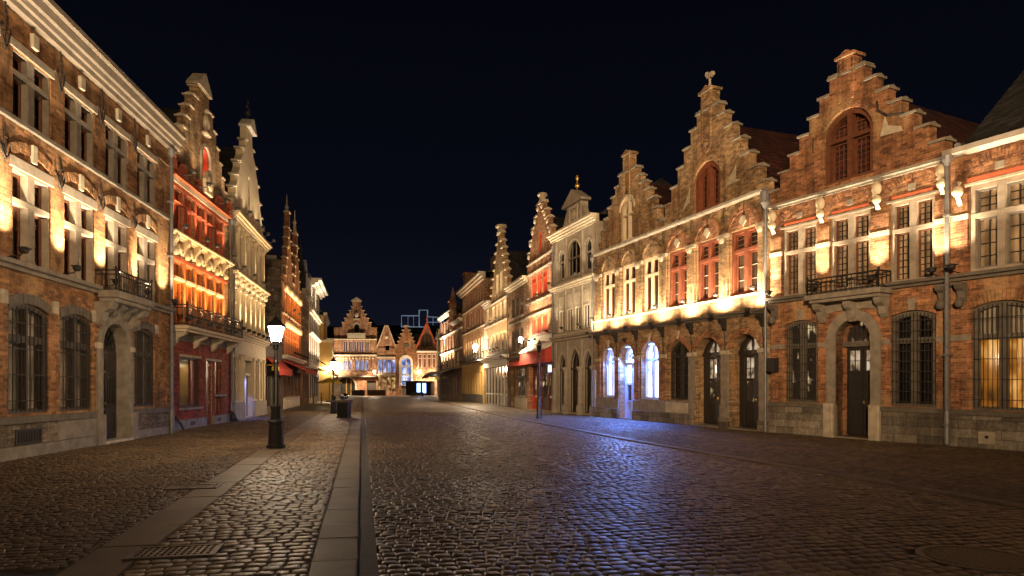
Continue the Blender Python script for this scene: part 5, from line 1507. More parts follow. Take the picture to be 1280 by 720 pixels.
# local u = old u - 6.16, shear offset folded into heights
def o(u): return u - 6.16
dv = -0.0136 * 6.16
for k in range(2):
    q = k * 2.42
    b.window(o(6.66) + q, o(8.16) + q, 4.76 + dv, 7.06 + dv, cols=2, trans=(6.24 + dv,), rec=0.16, fw=0.12, mw=0.18, tt=0.13, td=0.12, frame='stone_mid', pane='glass_beige', case='wood_grey', cw=0.05, bars=(1, 0), rows_bar=(3, 2), barmat='iron', lintel='stone_light', lh=0.09)
    b.put(b.voussoirs(o(6.50) + q, o(8.32) + q, 7.17 + dv, 0.46, 'seg', 0.26, 23), 'brick_arch', 'brick_red')
    b.put(b.mb().prism(arch_poly(o(6.52) + q, o(8.30) + q, 7.155 + dv, 7.16 + dv, 0.45), -0.05, 0.014), 'tympanum', 'brick_red')
    b.band(o(6.60) + q, o(8.22) + q, 7.16 + dv, 7.28 + dv, 0.03, 'red_ochre', 'red_course')
    b.band(o(7.30) + q, o(7.52) + q, 7.34 + dv, 7.54 + dv, 0.035, 'stone_grey', 'key_block')
    b.window(o(6.71) + q, o(8.16) + q, 1.10 + dv, 3.78 + dv, 0.16, cols=2, trans=(3.02 + dv,), rec=0.22, fw=0.12, mw=0.18, tt=0.15, td=0.14, frame='stone_dark', pane='pane_warm', grille=5, gs=0.12, vous='brick_ochre', vw=0.30, vn=17)
    b.band(o(6.66) + q + 0.1, o(8.1) + q, 3.1 + dv, 3.9 + dv, -0.21, 'plaster_grey', 'roller_blind', back=-0.24)
UR = 5.0
b.wall(rect(0, UR, -0.3, 8.0 + dv), 'brick_red', eave=7.9)
b.put(b.mb().profile([(-0.02, 7.92 + dv), (0.10, 7.92 + dv), (0.22, 8.0 + dv), (0.23, 8.14 + dv), (0.16, 8.16 + dv), (-0.02, 8.14 + dv)], -0.1, UR), 'cornice', 'cornice_paint')
b.cornice(0, UR, 4.56 + dv, 4.74 + dv, 0.24, 'stone_dark', 'ledge', steps=2)
b.band(0, UR, -0.3, 0.94 + dv, 0.10, 'ashlar', 'plinth'); b.band(0, UR, 0.943 + dv, 1.08 + dv, 0.15, 'stone_dark', 'plinth_course')
vb = b.part_box('vent_block', 'stone_light', o(6.94), o(7.34), 0.05, 0.112, 0.22 + dv, 0.53 + dv)
b.part_box('vent_hole', 'void', o(7.10), o(7.19), 0.1, 0.116, 0.36 + dv, 0.43 + dv, parent=vb)
m = b.mb(); m2 = b.mb()
for c, w_ in ((o(6.45), 0.18), (o(8.42) + 0.0, 0.22)):
    m.box(c - w_, c + w_, -0.02, 0.05, 4.74 + dv, 6.86 + dv); m2.box(c - w_ - 0.02, c + w_ + 0.02, -0.02, 0.075, 6.2 + dv, 6.34 + dv)
b.put(m, 'pier', 'brick_red'); b.put(m2, 'stone_course', 'stone_cream')
for a_, c_ in ((0, o(6.71)), (o(8.16), o(6.71) + 2.42)): b.band(a_, c_, 2.94 + dv, 3.1 + dv, 0.03, 'stone_grey', 'stone_course')
m = b.mb()
for c in (o(6.45), o(8.42)): m.blob(c, 0.18, 6.95 + dv, 0.15, 0.14, 0.16, 8, 5); m.tube([(c, 0.1, 7.2 + dv), (c, 0.22, 6.9 + dv), (c, 0.06, 6.6 + dv)], 0.06, 7)
b.put(m, 'carved_corbel', 'stone_cream', smooth=True)
m = b.mb()
for c in (o(6.5), o(8.42)): b.console(c, 4.5 + dv, 0.2, 0.5, 0.28, m); m.blob(c, 0.2, 3.95 + dv, 0.12, 0.11, 0.13)
b.put(m, 'bracket', 'stone_dark')
m = b.mb().profile([(0.2, 8.02), (-3.0, 10.9), (-9.0, 10.9), (-9.0, 8.02)], 0.4, UR + 1)
b.put(m, 'roof', 'roof_slate')
b.put(b.mb().box(2.2, 3.6, -4.4, -3.2, 9.0, 11.6).box(2.1, 3.7, -4.5, -3.1, 11.603, 11.8), 'chimney', 'brick_red')
b.put(b.mb().tube([(0.3, 0.2, 8.1), (-0.1, -1.0, 8.4)], 0.08, 7), 'roof_flashing', 'zinc')
b.pipe(0.02, 0.05, 7.72 + dv, 0.20, 0.06)
for c, p in ((o(6.47), 56), (o(8.42), 60)): b.flood(c, 5.0 + dv, 0.24, p, 8, 108)

# ---- grey stone-fronted house
b = Bld('grey_house', 'grey plastered house with three pointed arcade arches, a pedimented dormer and a gilt finial', (2.65, 43.50), (4.73, 37.70), 0, 'house')
for k, (u0, u1) in enumerate(((0.95, 1.62), (2.2, 3.9), (4.6, 5.4))):
    b.window(u0, u1, 8.3, 9.75, 0.28 if k != 1 else 0.6, 'seg', cols=(1, 3, 1)[k], trans=(9.3,), rec=0.12, fw=0.05, mw=0.06, td=0.06, frame='wood_grey', pane='glass', vous='stone_light', vw=0.10, sill='plaster_grey')
for k in range(4):
    u = 0.88 + 1.16 * k; b.window(u, u + 0.82, 5.0, 6.35, cols=2, rec=0.10, fw=0.07, mw=0.05, td=0.06, frame='white_paint', pane='glass_grey' if k == 0 else 'glass')
    b.band(u, u + 0.82, 6.5, 7.2, 0.03, 'stone_light', 'panel')
for u0, u1 in ((0.75, 1.95), (2.36, 3.92), (4.34, 5.56)):
    h = (u1 - u0) / 2
    b.window(u0, u1, 0.12, 2.75, h * 1.55, 'pointed', cols=2, trans=(2.7,), rec=0.3, fw=0.06, mw=0.06, td=0.06, frame='door_dark', pane='glass', bars=(1, 0), vous='stone_light', vw=0.12, name='arcade_window')
b.wall(rect(0, 6.16, -0.2, 10.8), 'plaster_grey', eave=10.8, reveal=0.38, bd=0.45)
m = b.mb()
for c in (0.42, 2.15, 4.13, 5.86):
    m.lathe(c, 0.08, [(0.26, -0.1), (0.26, 0.5), (0.17, 0.6), (0.15, 2.5), (0.24, 2.66), (0.24, 2.8)], 12)
    m.prism([(c - 0.14, 2.8), (c + 0.14, 2.8), (c + 0.14, 4.4), (c - 0.14, 4.4)], -0.02, 0.10)
b.put(m, 'column', 'plaster_grey')
m = b.mb()
for c in (0.5, 2.0, 4.25, 5.75): m.box(c - 0.11, c + 0.11, -0.02, 0.08, 8.2, 10.7)
for k in range(5): m.box(0.61 + 1.16 * k, 0.85 + 1.16 * k, -0.02, 0.08, 4.98, 7.5)
b.put(m, 'pilaster', 'plaster_grey', bevel=0.01)
b.cornice(-0.05, 6.25, 10.75, 11.2, 0.5, 'stone_light', steps=4); b.cornice(-0.05, 6.25, 7.55, 7.88, 0.38, 'stone_light', 'ledge'); b.cornice(-0.05, 6.25, 4.45, 4.75, 0.3, 'plaster_grey', 'ledge', steps=2)
b.band(0.1, 6.06, 4.76, 4.96, 0.05, 'stone_light', 'fascia')
m = b.mb().box(2.15, 4.05, -0.45, 0.05, 11.2, 12.45); m.prism([(1.75, 12.453), (4.45, 12.453), (4.45, 12.58), (3.1, 13.35), (1.75, 12.58)], -0.45, 0.2)
dm_ = b.put(m, 'dormer', 'plaster_grey')
b.put(b.mb().ring(rect(2.5, 3.7, 11.35, 12.35), rect(2.65, 3.55, 11.5, 12.2), 0.04, 0.10).blob(3.1, 0.06, 11.85, 0.35, 0.07, 0.3), 'carved_panel', 'stone_light', dm_)
m = b.mb()
for sg in (-1, 1): m.prism([(3.1 + sg * 1.1, 11.2), (3.1 + sg * 1.75, 11.2), (3.1 + sg * 1.5, 11.6), (3.1 + sg * 1.1, 12.2)], -0.3, 0.02)
b.put(m, 'scroll', 'plaster_grey', dm_)
m = b.mb().tube([(3.1, -0.2, 13.3), (3.1, -0.2, 14.0)], 0.05, 6); m.blob(3.1, -0.2, 13.6, 0.16, 0.16, 0.16); m.blob(3.1, -0.2, 14.05, 0.1, 0.1, 0.22)
b.put(m, 'finial', 'gold', dm_)
b.eave_roof(0, 6.16, 11.2, 13.6, 4, -0.1, 'roof_slate')
b.pipe(0.1, 0, 10.3, 0.12, 0.05)
for k in range(0, 5, 2): b.flood(0.73 + 1.16 * k, 5.2, 0.3, 9, 10, 120)
b.flood(1.2, 8.1, 0.35, 9, 12, 125); b.flood(5.0, 8.1, 0.35, 9, 12, 125)

# ---- red windowed gable house
b = Bld('red_window_house', 'slim stepped gable house with bright red window frames above a red pub fascia', (1.11, 49.80), (2.65, 43.50), 0, 'house')
for k in range(3):
    u = 1.35 + 1.38 * k
    b.window(u, u + 1.05, 7.9, 9.35, cols=2, trans=(8.9,), rec=0.16, fw=0.12, mw=0.12, td=0.14, frame='red_paint', pane='glass_brown', case='red_paint', cw=0.08)
    b.window(u, u + 1.05, 5.2, 6.45, cols=2, rec=0.10, fw=0.14, mw=0.16, td=0.1, frame='red_paint', pane='glass_orange', case='red_paint', cw=0.12)
b.window(3.1, 3.75, 10.75, 12.2, cols=1, rec=0.16, fw=0.1, frame='red_paint', pane='glass_brown', case='red_paint', cw=0.1)
b.holes.append(rect(0.5, 6.0, 0.05, 3.1))
GR = [(2.95, 11.2), (2.5, 12.0), (1.95, 12.75), (1.3, 13.4), (0.6, 14.1)]
b.wall([(0, -0.2), (6.49, -0.2), (6.49, 10.4)] + gpts(3.3, GR, 10.4) + [(0, 10.4)], 'brick_pink', eave=10.3, reveal=0.5, bd=0.55)
b.copings(3.3, GR, 'stone_light', 0.1, 0.08, 0.45)
b.put(b.mb().lathe(3.3, -0.2, [(0.3, 14.2), (0.2, 14.5), (0.38, 14.7), (0.3, 14.85)], 8), 'gable_finial', 'stone_light')
m = b.mb()
for hw, v in GR:
    for sg in (-1, 1): m.blob(3.3 + sg * (hw - 0.12), 0, v - 0.22, 0.2, 0.12, 0.2, 8, 5)
b.put(m, 'scroll', 'stone_light')
for v in (10.3, 9.55, 7.5, 6.6): b.cornice(-0.02, 6.5, v, v + 0.14, 0.09, 'stone_grey', 'string_course', steps=2)
b.band(0.2, 6.3, 4.6, 5.1, 0.05, 'stone_cream', 'sill_course')
b.put(b.mb().profile([(0.0, 4.3), (0.55, 4.0), (0.57, 3.2), (0.53, 3.2), (0.0, 3.24)], -0.05, 6.4), 'pub_fascia', 'canvas_red')
b.put(b.mb().profile([(0.0, 4.55), (0.62, 4.1), (0.62, 4.03), (0.0, 4.33)], -0.1, 6.45), 'canopy', 'canvas_white')
d_ = b.put(b.mb().box(0.5, 6.0, -0.46, -0.40, 0.05, 3.1), 'shopfront', 'wood_dark')
m = b.mb()
for u in (0.5, 1.5, 2.6, 4.3, 5.9): m.box(u - 0.06, u + 0.06, -0.39, -0.3, 0.05, 3.1)
b.put(m, 'mullion', 'red_door', d_)
for u0, u1, v0 in ((0.7, 1.4, 0.9), (1.65, 2.5, 0.2), (2.75, 4.2, 0.9), (4.4, 5.8, 0.9)): b.put(b.mb().box(u0, u1, -0.395, -0.36, v0, 2.5), 'pane', 'pane_dimwarm', d_)
b.put(b.mb().box(4.35, 6.0, -0.39, -0.28, 2.62, 3.05), 'lit_sign_panel', 'screen_blue', d_)
b.put(b.mb().box(0.5, 1.2, -0.38, -0.2, 0.06, 0.95), 'menu_case', 'red_paint', d_)
b.gable_roof(3.3, 2.9, 10.3, 13.3, mat='roof_slate')
for k, p in enumerate((70, 60, 60, 70)): b.flood(0.66 + 1.38 * k + (0.35 if k in (0,) else 0), 4.85, 0.30, p, 10, 118, (1.0, 0.72, 0.42))
for k in range(3): b.flood(1.2 + 2.0 * k, 7.72, 0.28, 12, 10, 118)
wl_ = b.put(b.mb().tube([(1.0, 0, 4.95), (1.0, 0.7, 5.1)], 0.03, 6), 'lamp_bracket', 'iron')
b.put(b.mb().lathe(1.0, 0.75, [(0.08, 4.75), (0.16, 5.05), (0.08, 5.15)], 8), 'lamp_glass', 'lantern_far', wl_)
b.down(wl_, 1.0, 4.65, 1.2, 120)

# ---- narrow brown house
b = Bld('brown_house', 'narrow brown brick house with a plain straight cornice and three columns of windows', (-0.29, 56.0), (1.14, 49.8), 0, 'house')
for k in range(3):
    u = 1.2 + 1.42 * k
    b.window(u, u + 1.0, 7.1, 8.65, cols=2, rec=0.2, frame='wood_dark', pane='glass', sill='stone_grey'); b.window(u, u + 1.0, 4.4, 6.1, cols=2, rec=0.2, frame='wood_dark', pane='glass_brown', sill='stone_grey')
b.window(2.8, 5.6, 0.95, 3.05, cols=2, trans=(2.4,), rec=0.2, frame='wood_dark', pane='pane_dimwarm', sill='stone_grey')
b.holes.append(rect(0.9, 2.1, 0.05, 3.0))
b.wall(rect(0, 6.36, -0.2, 9.4), 'brick_brown', eave=9.4)
b.part_box('door', 'door_dark', 0.92, 2.08, -0.3, -0.24, 0.05, 2.98)
b.cornice(-0.05, 6.4, 9.3, 9.75, 0.42, 'stone_light'); b.band(0, 6.36, 6.55, 6.7, 0.06, 'stone_grey'); b.cornice(0, 6.36, 3.8, 4.0, 0.24, 'stone_grey', 'ledge', steps=2)
b.band(2.4, 6.3, 0.0, 0.8, 0.06, 'stone_light', 'plinth')
b.put(b.mb().profile([(0.0, 3.7), (0.5, 3.45), (0.5, 3.2), (0.0, 3.2)], 2.2, 6.3), 'pub_fascia', 'canvas_red')
b.eave_roof(0, 6.36, 9.75, 11.6, 4, 0.1, 'roof_slate'); b.pipe(0.15, 0, 9.0, 0.12, 0.05)
b.flood(0.7, 4.2, 0.3, 22, 10, 120); b.flood(5.6, 4.2, 0.3, 14, 10, 120)

# ---- tan gable house with white shopfront
b = Bld('tan_gable_house', 'tan brick house with a tall narrow stepped gable over a wide white shopfront', (-2.65, 66.6), (-0.29, 56.0), 0, 'house')
for k in range(4):
    u = 3.75 + 1.68 * k
    b.window(u, u + 1.15, 7.45, 8.95, cols=2, rec=0.18, frame='stone_cream', pane='glass_beige'); b.window(u, u + 1.15, 4.75, 6.4, cols=2, rec=0.18, frame='stone_cream', pane='glass_beige')
for u, v in ((0.9, 7.4), (0.9, 4.75)): b.window(u, u + 1.2, v, v + 1.6, cols=2, rec=0.18, frame='stone_cream', pane='glass_beige')
b.window(5.6, 6.7, 9.9, 11.6, cols=2, rec=0.18, frame='stone_cream', pane='glass'); b.window(7.3, 8.4, 9.9, 11.6, cols=2, rec=0.18, frame='stone_cream', pane='glass')
b.holes.append(rect(0.4, 10.5, 0.03, 3.4))
GT = [(3.7, 10.0), (3.3, 10.7), (2.9, 11.4), (2.45, 12.1), (2.0, 12.8), (1.55, 13.5), (1.1, 14.2), (0.6, 15.0)]
b.wall([(0, -0.2), (10.86, -0.2), (10.86, 9.2)] + gpts(7.0, GT, 9.2) + [(3.2, 9.2), (0, 9.2)], 'brick_tan', eave=9.1, reveal=0.4, bd=0.45)
b.copings(7.0, GT, 'stone_light', 0.14, 0.12, 0.45)
b.put(b.mb().lathe(7.0, -0.2, [(0.4, 15.1), (0.3, 15.4), (0.55, 15.6), (0.5, 15.8)], 8), 'gable_finial', 'stone_light')
for v in (9.1, 7.2, 4.45): b.cornice(-0.02, 10.9, v, v + 0.16, 0.09, 'stone_grey', 'string_course', steps=2)
b.cornice(-0.2, 3.1, 9.26, 9.7, 0.4, 'cornice_paint')
b.cornice(-0.6, 11.0, 3.95, 4.3, 0.6, 'white_paint', 'shop_cornice'); b.band(-0.1, 10.86, 3.42, 3.94, 0.14, 'white_paint', 'fascia')
sf = b.part_box('shopfront', 'glass', 0.42, 10.48, -0.16, -0.10, 0.03, 3.38)
m = b.mb()
for k in range(8): m.box(0.42 + 1.43 * k - 0.07, 0.42 + 1.43 * k + 0.07, -0.10, -0.02, 0.03, 3.4)
m.box(0.4, 10.5, -0.099, -0.05, 0.95, 1.05)
b.put(m, 'mullion', 'white_paint', sf)
b.gable_roof(7.0, 3.6, 9.1, 13.6, mat='roof_slate')
for k in range(5): b.flood(3.5 + 1.68 * k, 4.95, 0.32, 40, 10, 118, (1.0, 0.72, 0.4))
b.flood(0.6, 4.95, 0.3, 26, 10, 118)
for k in range(3): b.flood(4.3 + 2.6 * k, 7.5, 0.32, 14, 10, 118)
wl_ = b.put(b.mb().tube([(0.1, 0, 5.2), (0.1, 0.9, 5.4), (0.1, 0.95, 5.2)], 0.04, 6), 'lamp_bracket', 'iron')
b.put(b.mb().lathe(0.1, 0.95, [(0.12, 5.1), (0.25, 5.6), (0.25, 5.62), (0.06, 5.8)], 8), 'lamp_glass', 'lantern_far', wl_)
b.down(wl_, 0.1, 5.0, 1.6, 260)

# ---- long block with straight cornice
b = Bld('long_block', 'long brown brick block with a straight white cornice and a pale ochre ground floor', (-5.88, 80.9), (-2.65, 66.6), 0, 'building')
for k in range(7):
    u = 2.5 + 1.68 * k
    b.window(u, u + 1.0, 10.3, 12.0, cols=2, rec=0.18, frame='wood_brown', pane='glass_brown'); b.window(u, u + 1.0, 7.9, 9.7, cols=2, rec=0.18, frame='wood_brown', pane='glass_beige'); b.window(u, u + 1.0, 4.6, 6.6, cols=2, rec=0.18, frame='stone_cream', pane='glass_beige')
    b.window(u, u + 0.95, 0.9, 3.1, cols=2, rec=0.04, td=0.04, fw=0.06, mw=0.06, frame='plaster_yellow', pane='glass_brown')
b.wall(rect(0, 14.66, -0.2, 12.3), 'brick_brown', eave=12.3)
b.cornice(-0.6, 14.8, 12.2, 12.9, 0.7, 'cornice_paint')
for v in (10.0, 7.6): b.cornice(0, 14.7, v, v + 0.16, 0.09, 'stone_grey', 'string_course', steps=2)
m = b.mb(); m.sheet(rect(0, 14.64, 0.0, 4.2), [rect(2.48 + 1.68 * k, 3.47 + 1.68 * k, 0.88, 3.12) for k in range(7)], 0.06, 0.07, 0.05)
b.put(m, 'ground_floor_render', 'plaster_yellow')
for k in range(8): b.band(0.2 + 1.68 * k + 0.2, 2.4 + 1.68 * k - 0.2, 0.0, 0.86, 0.10, 'stone_dark', 'plinth')
b.railing(2.4, 14.2, 0.5, 4.3, 5.0, 0.3)
b.part_box('balcony_slab', 'stone_grey', 2.3, 14.3, 0.0, 0.6, 4.2, 4.3)
b.put(b.mb().box(12.4, 14.5, -3, -1, 12.0, 14.6), 'chimney', 'brick_brown')
b.eave_roof(0, 14.6, 12.9, 14.2, 4.2, 0.1, 'roof_slate')
for k in range(7): b.flood(1.6 + 1.85 * k, 4.6, 0.32, 20, 10, 118, AMBER)
for k in range(4): b.flood(2.2 + 3.6 * k, 7.95, 0.32, 8, 10, 118, AMBER)

# ---- pink-white corner block with awnings
b = Bld('awning_house', 'pale house with slender red turret, brightly lit front and grey cafe awnings', (-10.66, 101.0), (-5.88, 80.9), 0, 'house')
for k in range(6):
    u = 3.0 + 2.7 * k
    b.window(u, u + 1.3, 9.0, 10.7, cols=2, rec=0.18, frame='wood_brown', pane='glass_brown'); b.window(u, u + 1.3, 6.6, 8.4, cols=2, rec=0.18, frame='wood_brown', pane='glass_beige'); b.window(u, u + 1.3, 4.2, 6.0, cols=2, rec=0.18, frame='stone_cream', pane='glass_beige')
    b.window(u, u + 1.6, 0.5, 3.0, cols=2, rec=0.18, frame='wood_dark', pane='glass')
b.wall([(0, -0.2), (20.6, -0.2), (20.6, 9.6), (13, 9.6), (13, 11.3), (0, 11.3)], 'brick_pink', eave=9.5)
b.cornice(-0.1, 13.2, 11.2, 11.7, 0.5, 'cornice_paint'); b.cornice(13.2, 20.6, 9.5, 9.9, 0.5, 'cornice_paint')
for v in (8.6, 6.2): b.cornice(0, 20.6, v, v + 0.2, 0.12, 'white_paint', 'string_course', steps=2)
m = b.mb().lathe(12.4, -0.1, [(0.55, 9.0), (0.55, 12.6), (0.7, 12.7), (0.35, 13.2), (0.08, 14.6)], 10)
b.put(m, 'turret', 'brick_red')
b.put(b.mb().lathe(4.0, -1, [(0.5, 11.5), (0.5, 13), (0.1, 14.5)], 8), 'turret', 'roof_slate')
b.gable_roof(15.5, 4.5, 9.9, 14.6, mat='roof_slate', d0=-1.0); b.put(b.mb().box(15.2, 16.6, -2.0, -1.0, 13.2, 15.6).box(15.0, 16.8, -2.2, -0.8, 15.603, 15.9), 'chimney', 'brick_red')
b.eave_roof(0, 13, 11.7, 13.4, 4.2, 0.1, 'roof_slate')
for a_, c_ in ((0.5, 9.5), (10.5, 20.2)):
    b.put(b.mb().profile([(0.0, 4.0), (1.2, 3.85), (2.4, 3.35), (2.8, 2.9), (2.76, 2.88), (2.36, 3.28), (1.2, 3.76), (0.0, 3.9)], a_, c_), 'awning', 'canvas_grey')
b.part_box('lit_sign', 'screen_white', 14.0, 17.0, 2.5, 2.6, 3.0, 3.15)
b.part_box('fascia_sign', 'canvas_yellow', 14.2, 17.4, 2.3, 2.42, 2.5, 2.9)
for k in range(5): b.flood(2.3 + 2.7 * k, 4.55, 0.35, (150, 150, 110, 90, 60)[k], 10, 118, (1.0, 0.74, 0.5))
b.flood(5.0, 6.7, 0.35, 110, 10, 118, (1.0, 0.8, 0.66)); b.flood(9.0, 8.9, 0.35, 24, 10, 118, (1.0, 0.8, 0.66)); b.flood(2.0, 8.9, 0.35, 20, 10, 118, (0.8, 0.78, 1.0))
# ================================================================== THE SQUARE AT THE END
ZF = 130.0
b = Bld('guild_house', 'wide pale guild house with tall stepped gable and arched gateway, closing the street', (-33.9, ZF), (-25.75, ZF), 0, 'house')
for k in range(5): b.window(1.75 + 1.02 * k, 2.6 + 1.02 * k, 8.3, 10.4, cols=2, rec=0.25, fw=0.08, mw=0.08, frame='stone_cream', pane='pane_purple_far', bars=(0, 2), barmat='wood_dark')
for k in (0, 1, 2.5, 3.5, 4.5): b.window(1.8 + 0.9 * k, 2.5 + 0.9 * k, 4.85, 6.7, cols=2, rec=0.2, fw=0.07, mw=0.06, frame='stone_light', pane='pane_blue_far', bars=(0, 2), barmat='stone_light')
b.window(3.75, 4.85, 12.0, 13.3, 0.4, cols=1, rec=0.3, frame='stone_light', pane='void', vous='stone_light', vw=0.3)
b.holes.append(arch_poly(0.5, 4.0, 0.0, 2.2, 1.3)); b.holes.append(rect(6.2, 8.0, 0.05, 2.9))
GE = [(2.75, 13.9), (2.3, 14.7), (1.85, 15.45), (1.4, 16.15), (1.0, 16.9), (0.8, 17.9)]
b.wall([(0, -0.2), (8.15, -0.2), (8.15, 13.0)] + gpts(4.3, GE, 13.0) + [(0, 13.0)], 'brick_pink', eave=12, reveal=0.8, bd=0.85)
b.copings(4.3, GE, 'stone_light', 0.12, 0.1, 0.5)
b.put(b.mb().prism([(3.2, 18.05), (5.4, 18.05), (4.3, 18.8)], -0.4, 0.15), 'pediment', 'stone_light')
b.put(b.mb().blob(4.3, 0.1, 15.4, 0.4, 0.2, 0.6).box(3.6, 5.0, 0, 0.25, 14.5, 14.7).box(2.6, 6.0, 0, 0.25, 10.9, 11.9), 'carved_niche', 'stone_light')
b.cornice(-0.1, 8.2, 7.5, 7.8, 0.3, 'stone_light', 'string_course', steps=2); b.cornice(-0.1, 8.2, 10.6, 10.8, 0.25, 'stone_light', 'string_course', steps=2)
m = b.mb()
for k in range(12): m.blob(0.6 + k * 0.62, 0.05, 7.1, 0.22, 0.1, 0.2, 6, 4)
b.put(m, 'carved_ornament', 'stone_cream')
b.part_box('balcony', 'stone_grey', -0.1, 8.3, 0.0, 1.1, 3.55, 3.8); b.railing(-0.05, 8.25, 1.0, 3.8, 4.75, 0.25)
m = b.mb(); m.ring(arch_poly(0.1, 4.4, 0.0, 2.2, 1.6), arch_poly(0.5, 4.0, 0.0, 2.2, 1.3), -0.1, 0.1)
b.put(m, 'gate_arch', 'stone_light')
g_ = b.part_box('gate', 'door_dark', 0.5, 4.0, -0.8, -0.7, 0, 3.5)
b.put(b.mb().box(2.1, 2.3, -0.69, -0.6, 0, 3.3).box(3.0, 3.2, -0.69, -0.6, 0, 2.9), 'gate_post', 'gold', g_)
b.part_box('door', 'wood_dark', 6.2, 8.0, -0.8, -0.7, 0.05, 2.9)
b.gable_roof(4.3, 4.2, 12.0, 16.4, mat='roof_slate')
for k, u in enumerate((0.3, 2.4, 5.6, 7.8)): b.flood(u, 4.9, 0.5, 75, 8, 120)
for u in (1.0, 7.2): b.flood(u, 10.95, 0.5, 40, 8, 120)
for u, v in ((7.9, 4.4),):
    wl_ = b.put(b.mb().tube([(u, 0, v), (u, 0.6, v + 0.1)], 0.04, 6), 'lamp_bracket', 'iron')
    b.put(b.mb().lathe(u, 1.25, [(0.09, v - 0.1), (0.17, v + 0.2), (0.09, v + 0.28)], 8), 'lamp_glass', 'lantern_far', wl_)
for u in (-0.6,):
    wl_ = b.put(b.mb().tube([(u + 0.4, 0, 4.9), (u + 0.4, 0.8, 5.0)], 0.05, 6), 'lamp_bracket', 'iron')
    b.put(b.mb().lathe(0.5, 1.3, [(0.2, 4.7), (0.42, 5.4), (0.2, 5.6)], 8), 'lamp_glass', 'lantern_far', wl_)
    b.down(wl_, 0.5, 4.5, 2.4, 420); b.down(wl_, 6.5, 4.3, 2.4, 420)

b = Bld('gabled_house', 'small brick house with smooth raked gable and blue-lit windows, next to the guild house', (-25.7, ZF), (-22.15, ZF), 0, 'house')
for k in range(4): b.window(0.15 + 0.88 * k, 0.9 + 0.88 * k, 4.4, 6.9, cols=1, rec=0.2, fw=0.07, frame='stone_light', pane='pane_blue_far', bars=(1, 3), barmat='stone_light'); 
for k in range(4): b.window(0.15 + 0.88 * k, 0.9 + 0.88 * k, 0.8, 3.5, cols=1, rec=0.2, fw=0.07, frame='wood_brown', pane='pane_warm_far', bars=(1, 2), barmat='wood_dark')
b.window(1.5, 2.4, 8.6, 9.6, cols=1, rec=0.25, frame='stone_light', pane='glass')
b.wall([(0, -0.2), (3.55, -0.2), (3.55, 9.3), (2.05, 13.2), (1.5, 13.2), (0, 9.3)], 'brick_pink', eave=9.2)
b.put(b.mb().ring([(-0.15, 9.1), (1.4, 13.35), (2.15, 13.35), (3.7, 9.1)], [(0.05, 9.1), (1.55, 13.15), (2.0, 13.15), (3.5, 9.1)], -0.4, 0.12), 'coping', 'stone_light')

b.cornice(0, 3.55, 7.1, 7.4, 0.25, 'stone_light', 'string_course', steps=2); b.cornice(0, 3.55, 3.7, 4.1, 0.25, 'stone_light', 'string_course', steps=2)
b.put(b.mb().blob(1.78, 0.05, 11.2, 0.3, 0.15, 0.4), 'medallion', 'stone_light')
b.gable_roof(1.78, 1.75, 9.2, 12.8, mat='roof_slate')
for u in (0.2, 3.4): b.flood(u, 4.5, 0.5, 50, 8, 120)
b.flood(1.8, 7.7, 0.5, 40, 8, 120)

b = Bld('arch_window_house', 'orange brick house with one very tall white arched window and small steps on its gable', (-22.1, ZF), (-18.2, ZF), 0, 'house')
b.window(0.9, 2.9, 1.9, 6.4, 0.9, 'pointed', cols=2, trans=(4.0, 5.6), rec=0.25, fw=0.14, mw=0.14, tt=0.3, frame='white_paint', pane='pane_blue_far')
b.holes.append(rect(1.0, 2.8, 0.05, 1.75))
GG = [(1.9, 9.6), (1.6, 10.3), (1.3, 11.0), (1.0, 11.7), (0.7, 12.4), (0.35, 13.2)]
b.wall([(0, -0.2), (3.9, -0.2), (3.9, 9.0)] + gpts(1.95, GG, 9.0) + [(0, 9.0)], 'brick_red', eave=9)
b.copings(1.95, GG, 'stone_light', 0.14, 0.14, 0.45)
b.part_box('door', 'wood_grey', 1.02, 2.78, -0.3, -0.24, 0.05, 1.74)
b.put(b.mb().ring(arch_poly(0.6, 3.2, 1.9, 6.4, 1.35, 'pointed'), arch_poly(0.9, 2.9, 1.9, 6.4, 0.9, 'pointed'), -0.02, 0.08), 'window_surround', 'white_paint')
b.band(1.4, 2.5, 9.2, 9.9, 0.05, 'stone_dark', 'panel')
b.gable_roof(1.95, 1.85, 9.0, 12.6, mat='roof_slate')
for u in (0.4, 3.5): b.flood(u, 3.4, 0.5, 62, 8, 120, AMBER)
b.flood(1.95, 7.9, 0.5, 44, 8, 120, AMBER)

b = Bld('timber_gable_house', 'house with glowing red timber-edged gable and dark red windows at the corner of the square', (-18.15, ZF), (-14.3, ZF), 0, 'house')
for k in range(4): b.window(0.25 + 0.9 * k, 0.95 + 0.9 * k, 5.3, 7.9, cols=1, trans=(7.1,), rec=0.2, fw=0.08, frame='white_paint', pane='glass_orange', case='red_ochre')
b.window(0.7, 3.1, 9.2, 10.4, 1.6, 'pointed', cols=3, rec=0.2, fw=0.08, mw=0.1, frame='wood_brown', pane='glass_brown')
b.holes.append(rect(0.4, 3.4, 0.05, 2.6))
b.wall([(0, -0.2), (3.85, -0.2), (3.85, 9.2), (2.0, 13.6), (1.9, 13.6), (0, 9.2)], 'brick_pink', eave=9)
b.put(b.mb().ring([(-0.25, 9.0), (1.95, 14.2), (4.1, 9.0)], [(0.05, 9.0), (1.95, 13.5), (3.8, 9.0)], -0.3, 0.35), 'bargeboard', 'red_ochre')
b.put(b.mb().lathe(1.95, 0.2, [(0.1, 14.0), (0.14, 14.6), (0.03, 15.4)], 6), 'finial', 'red_ochre')
b.part_box('door', 'door_dark', 0.42, 3.38, -0.3, -0.24, 0.05, 2.58)
b.cornice(0, 3.85, 8.2, 8.5, 0.3, 'white_paint', 'string_course', steps=2)
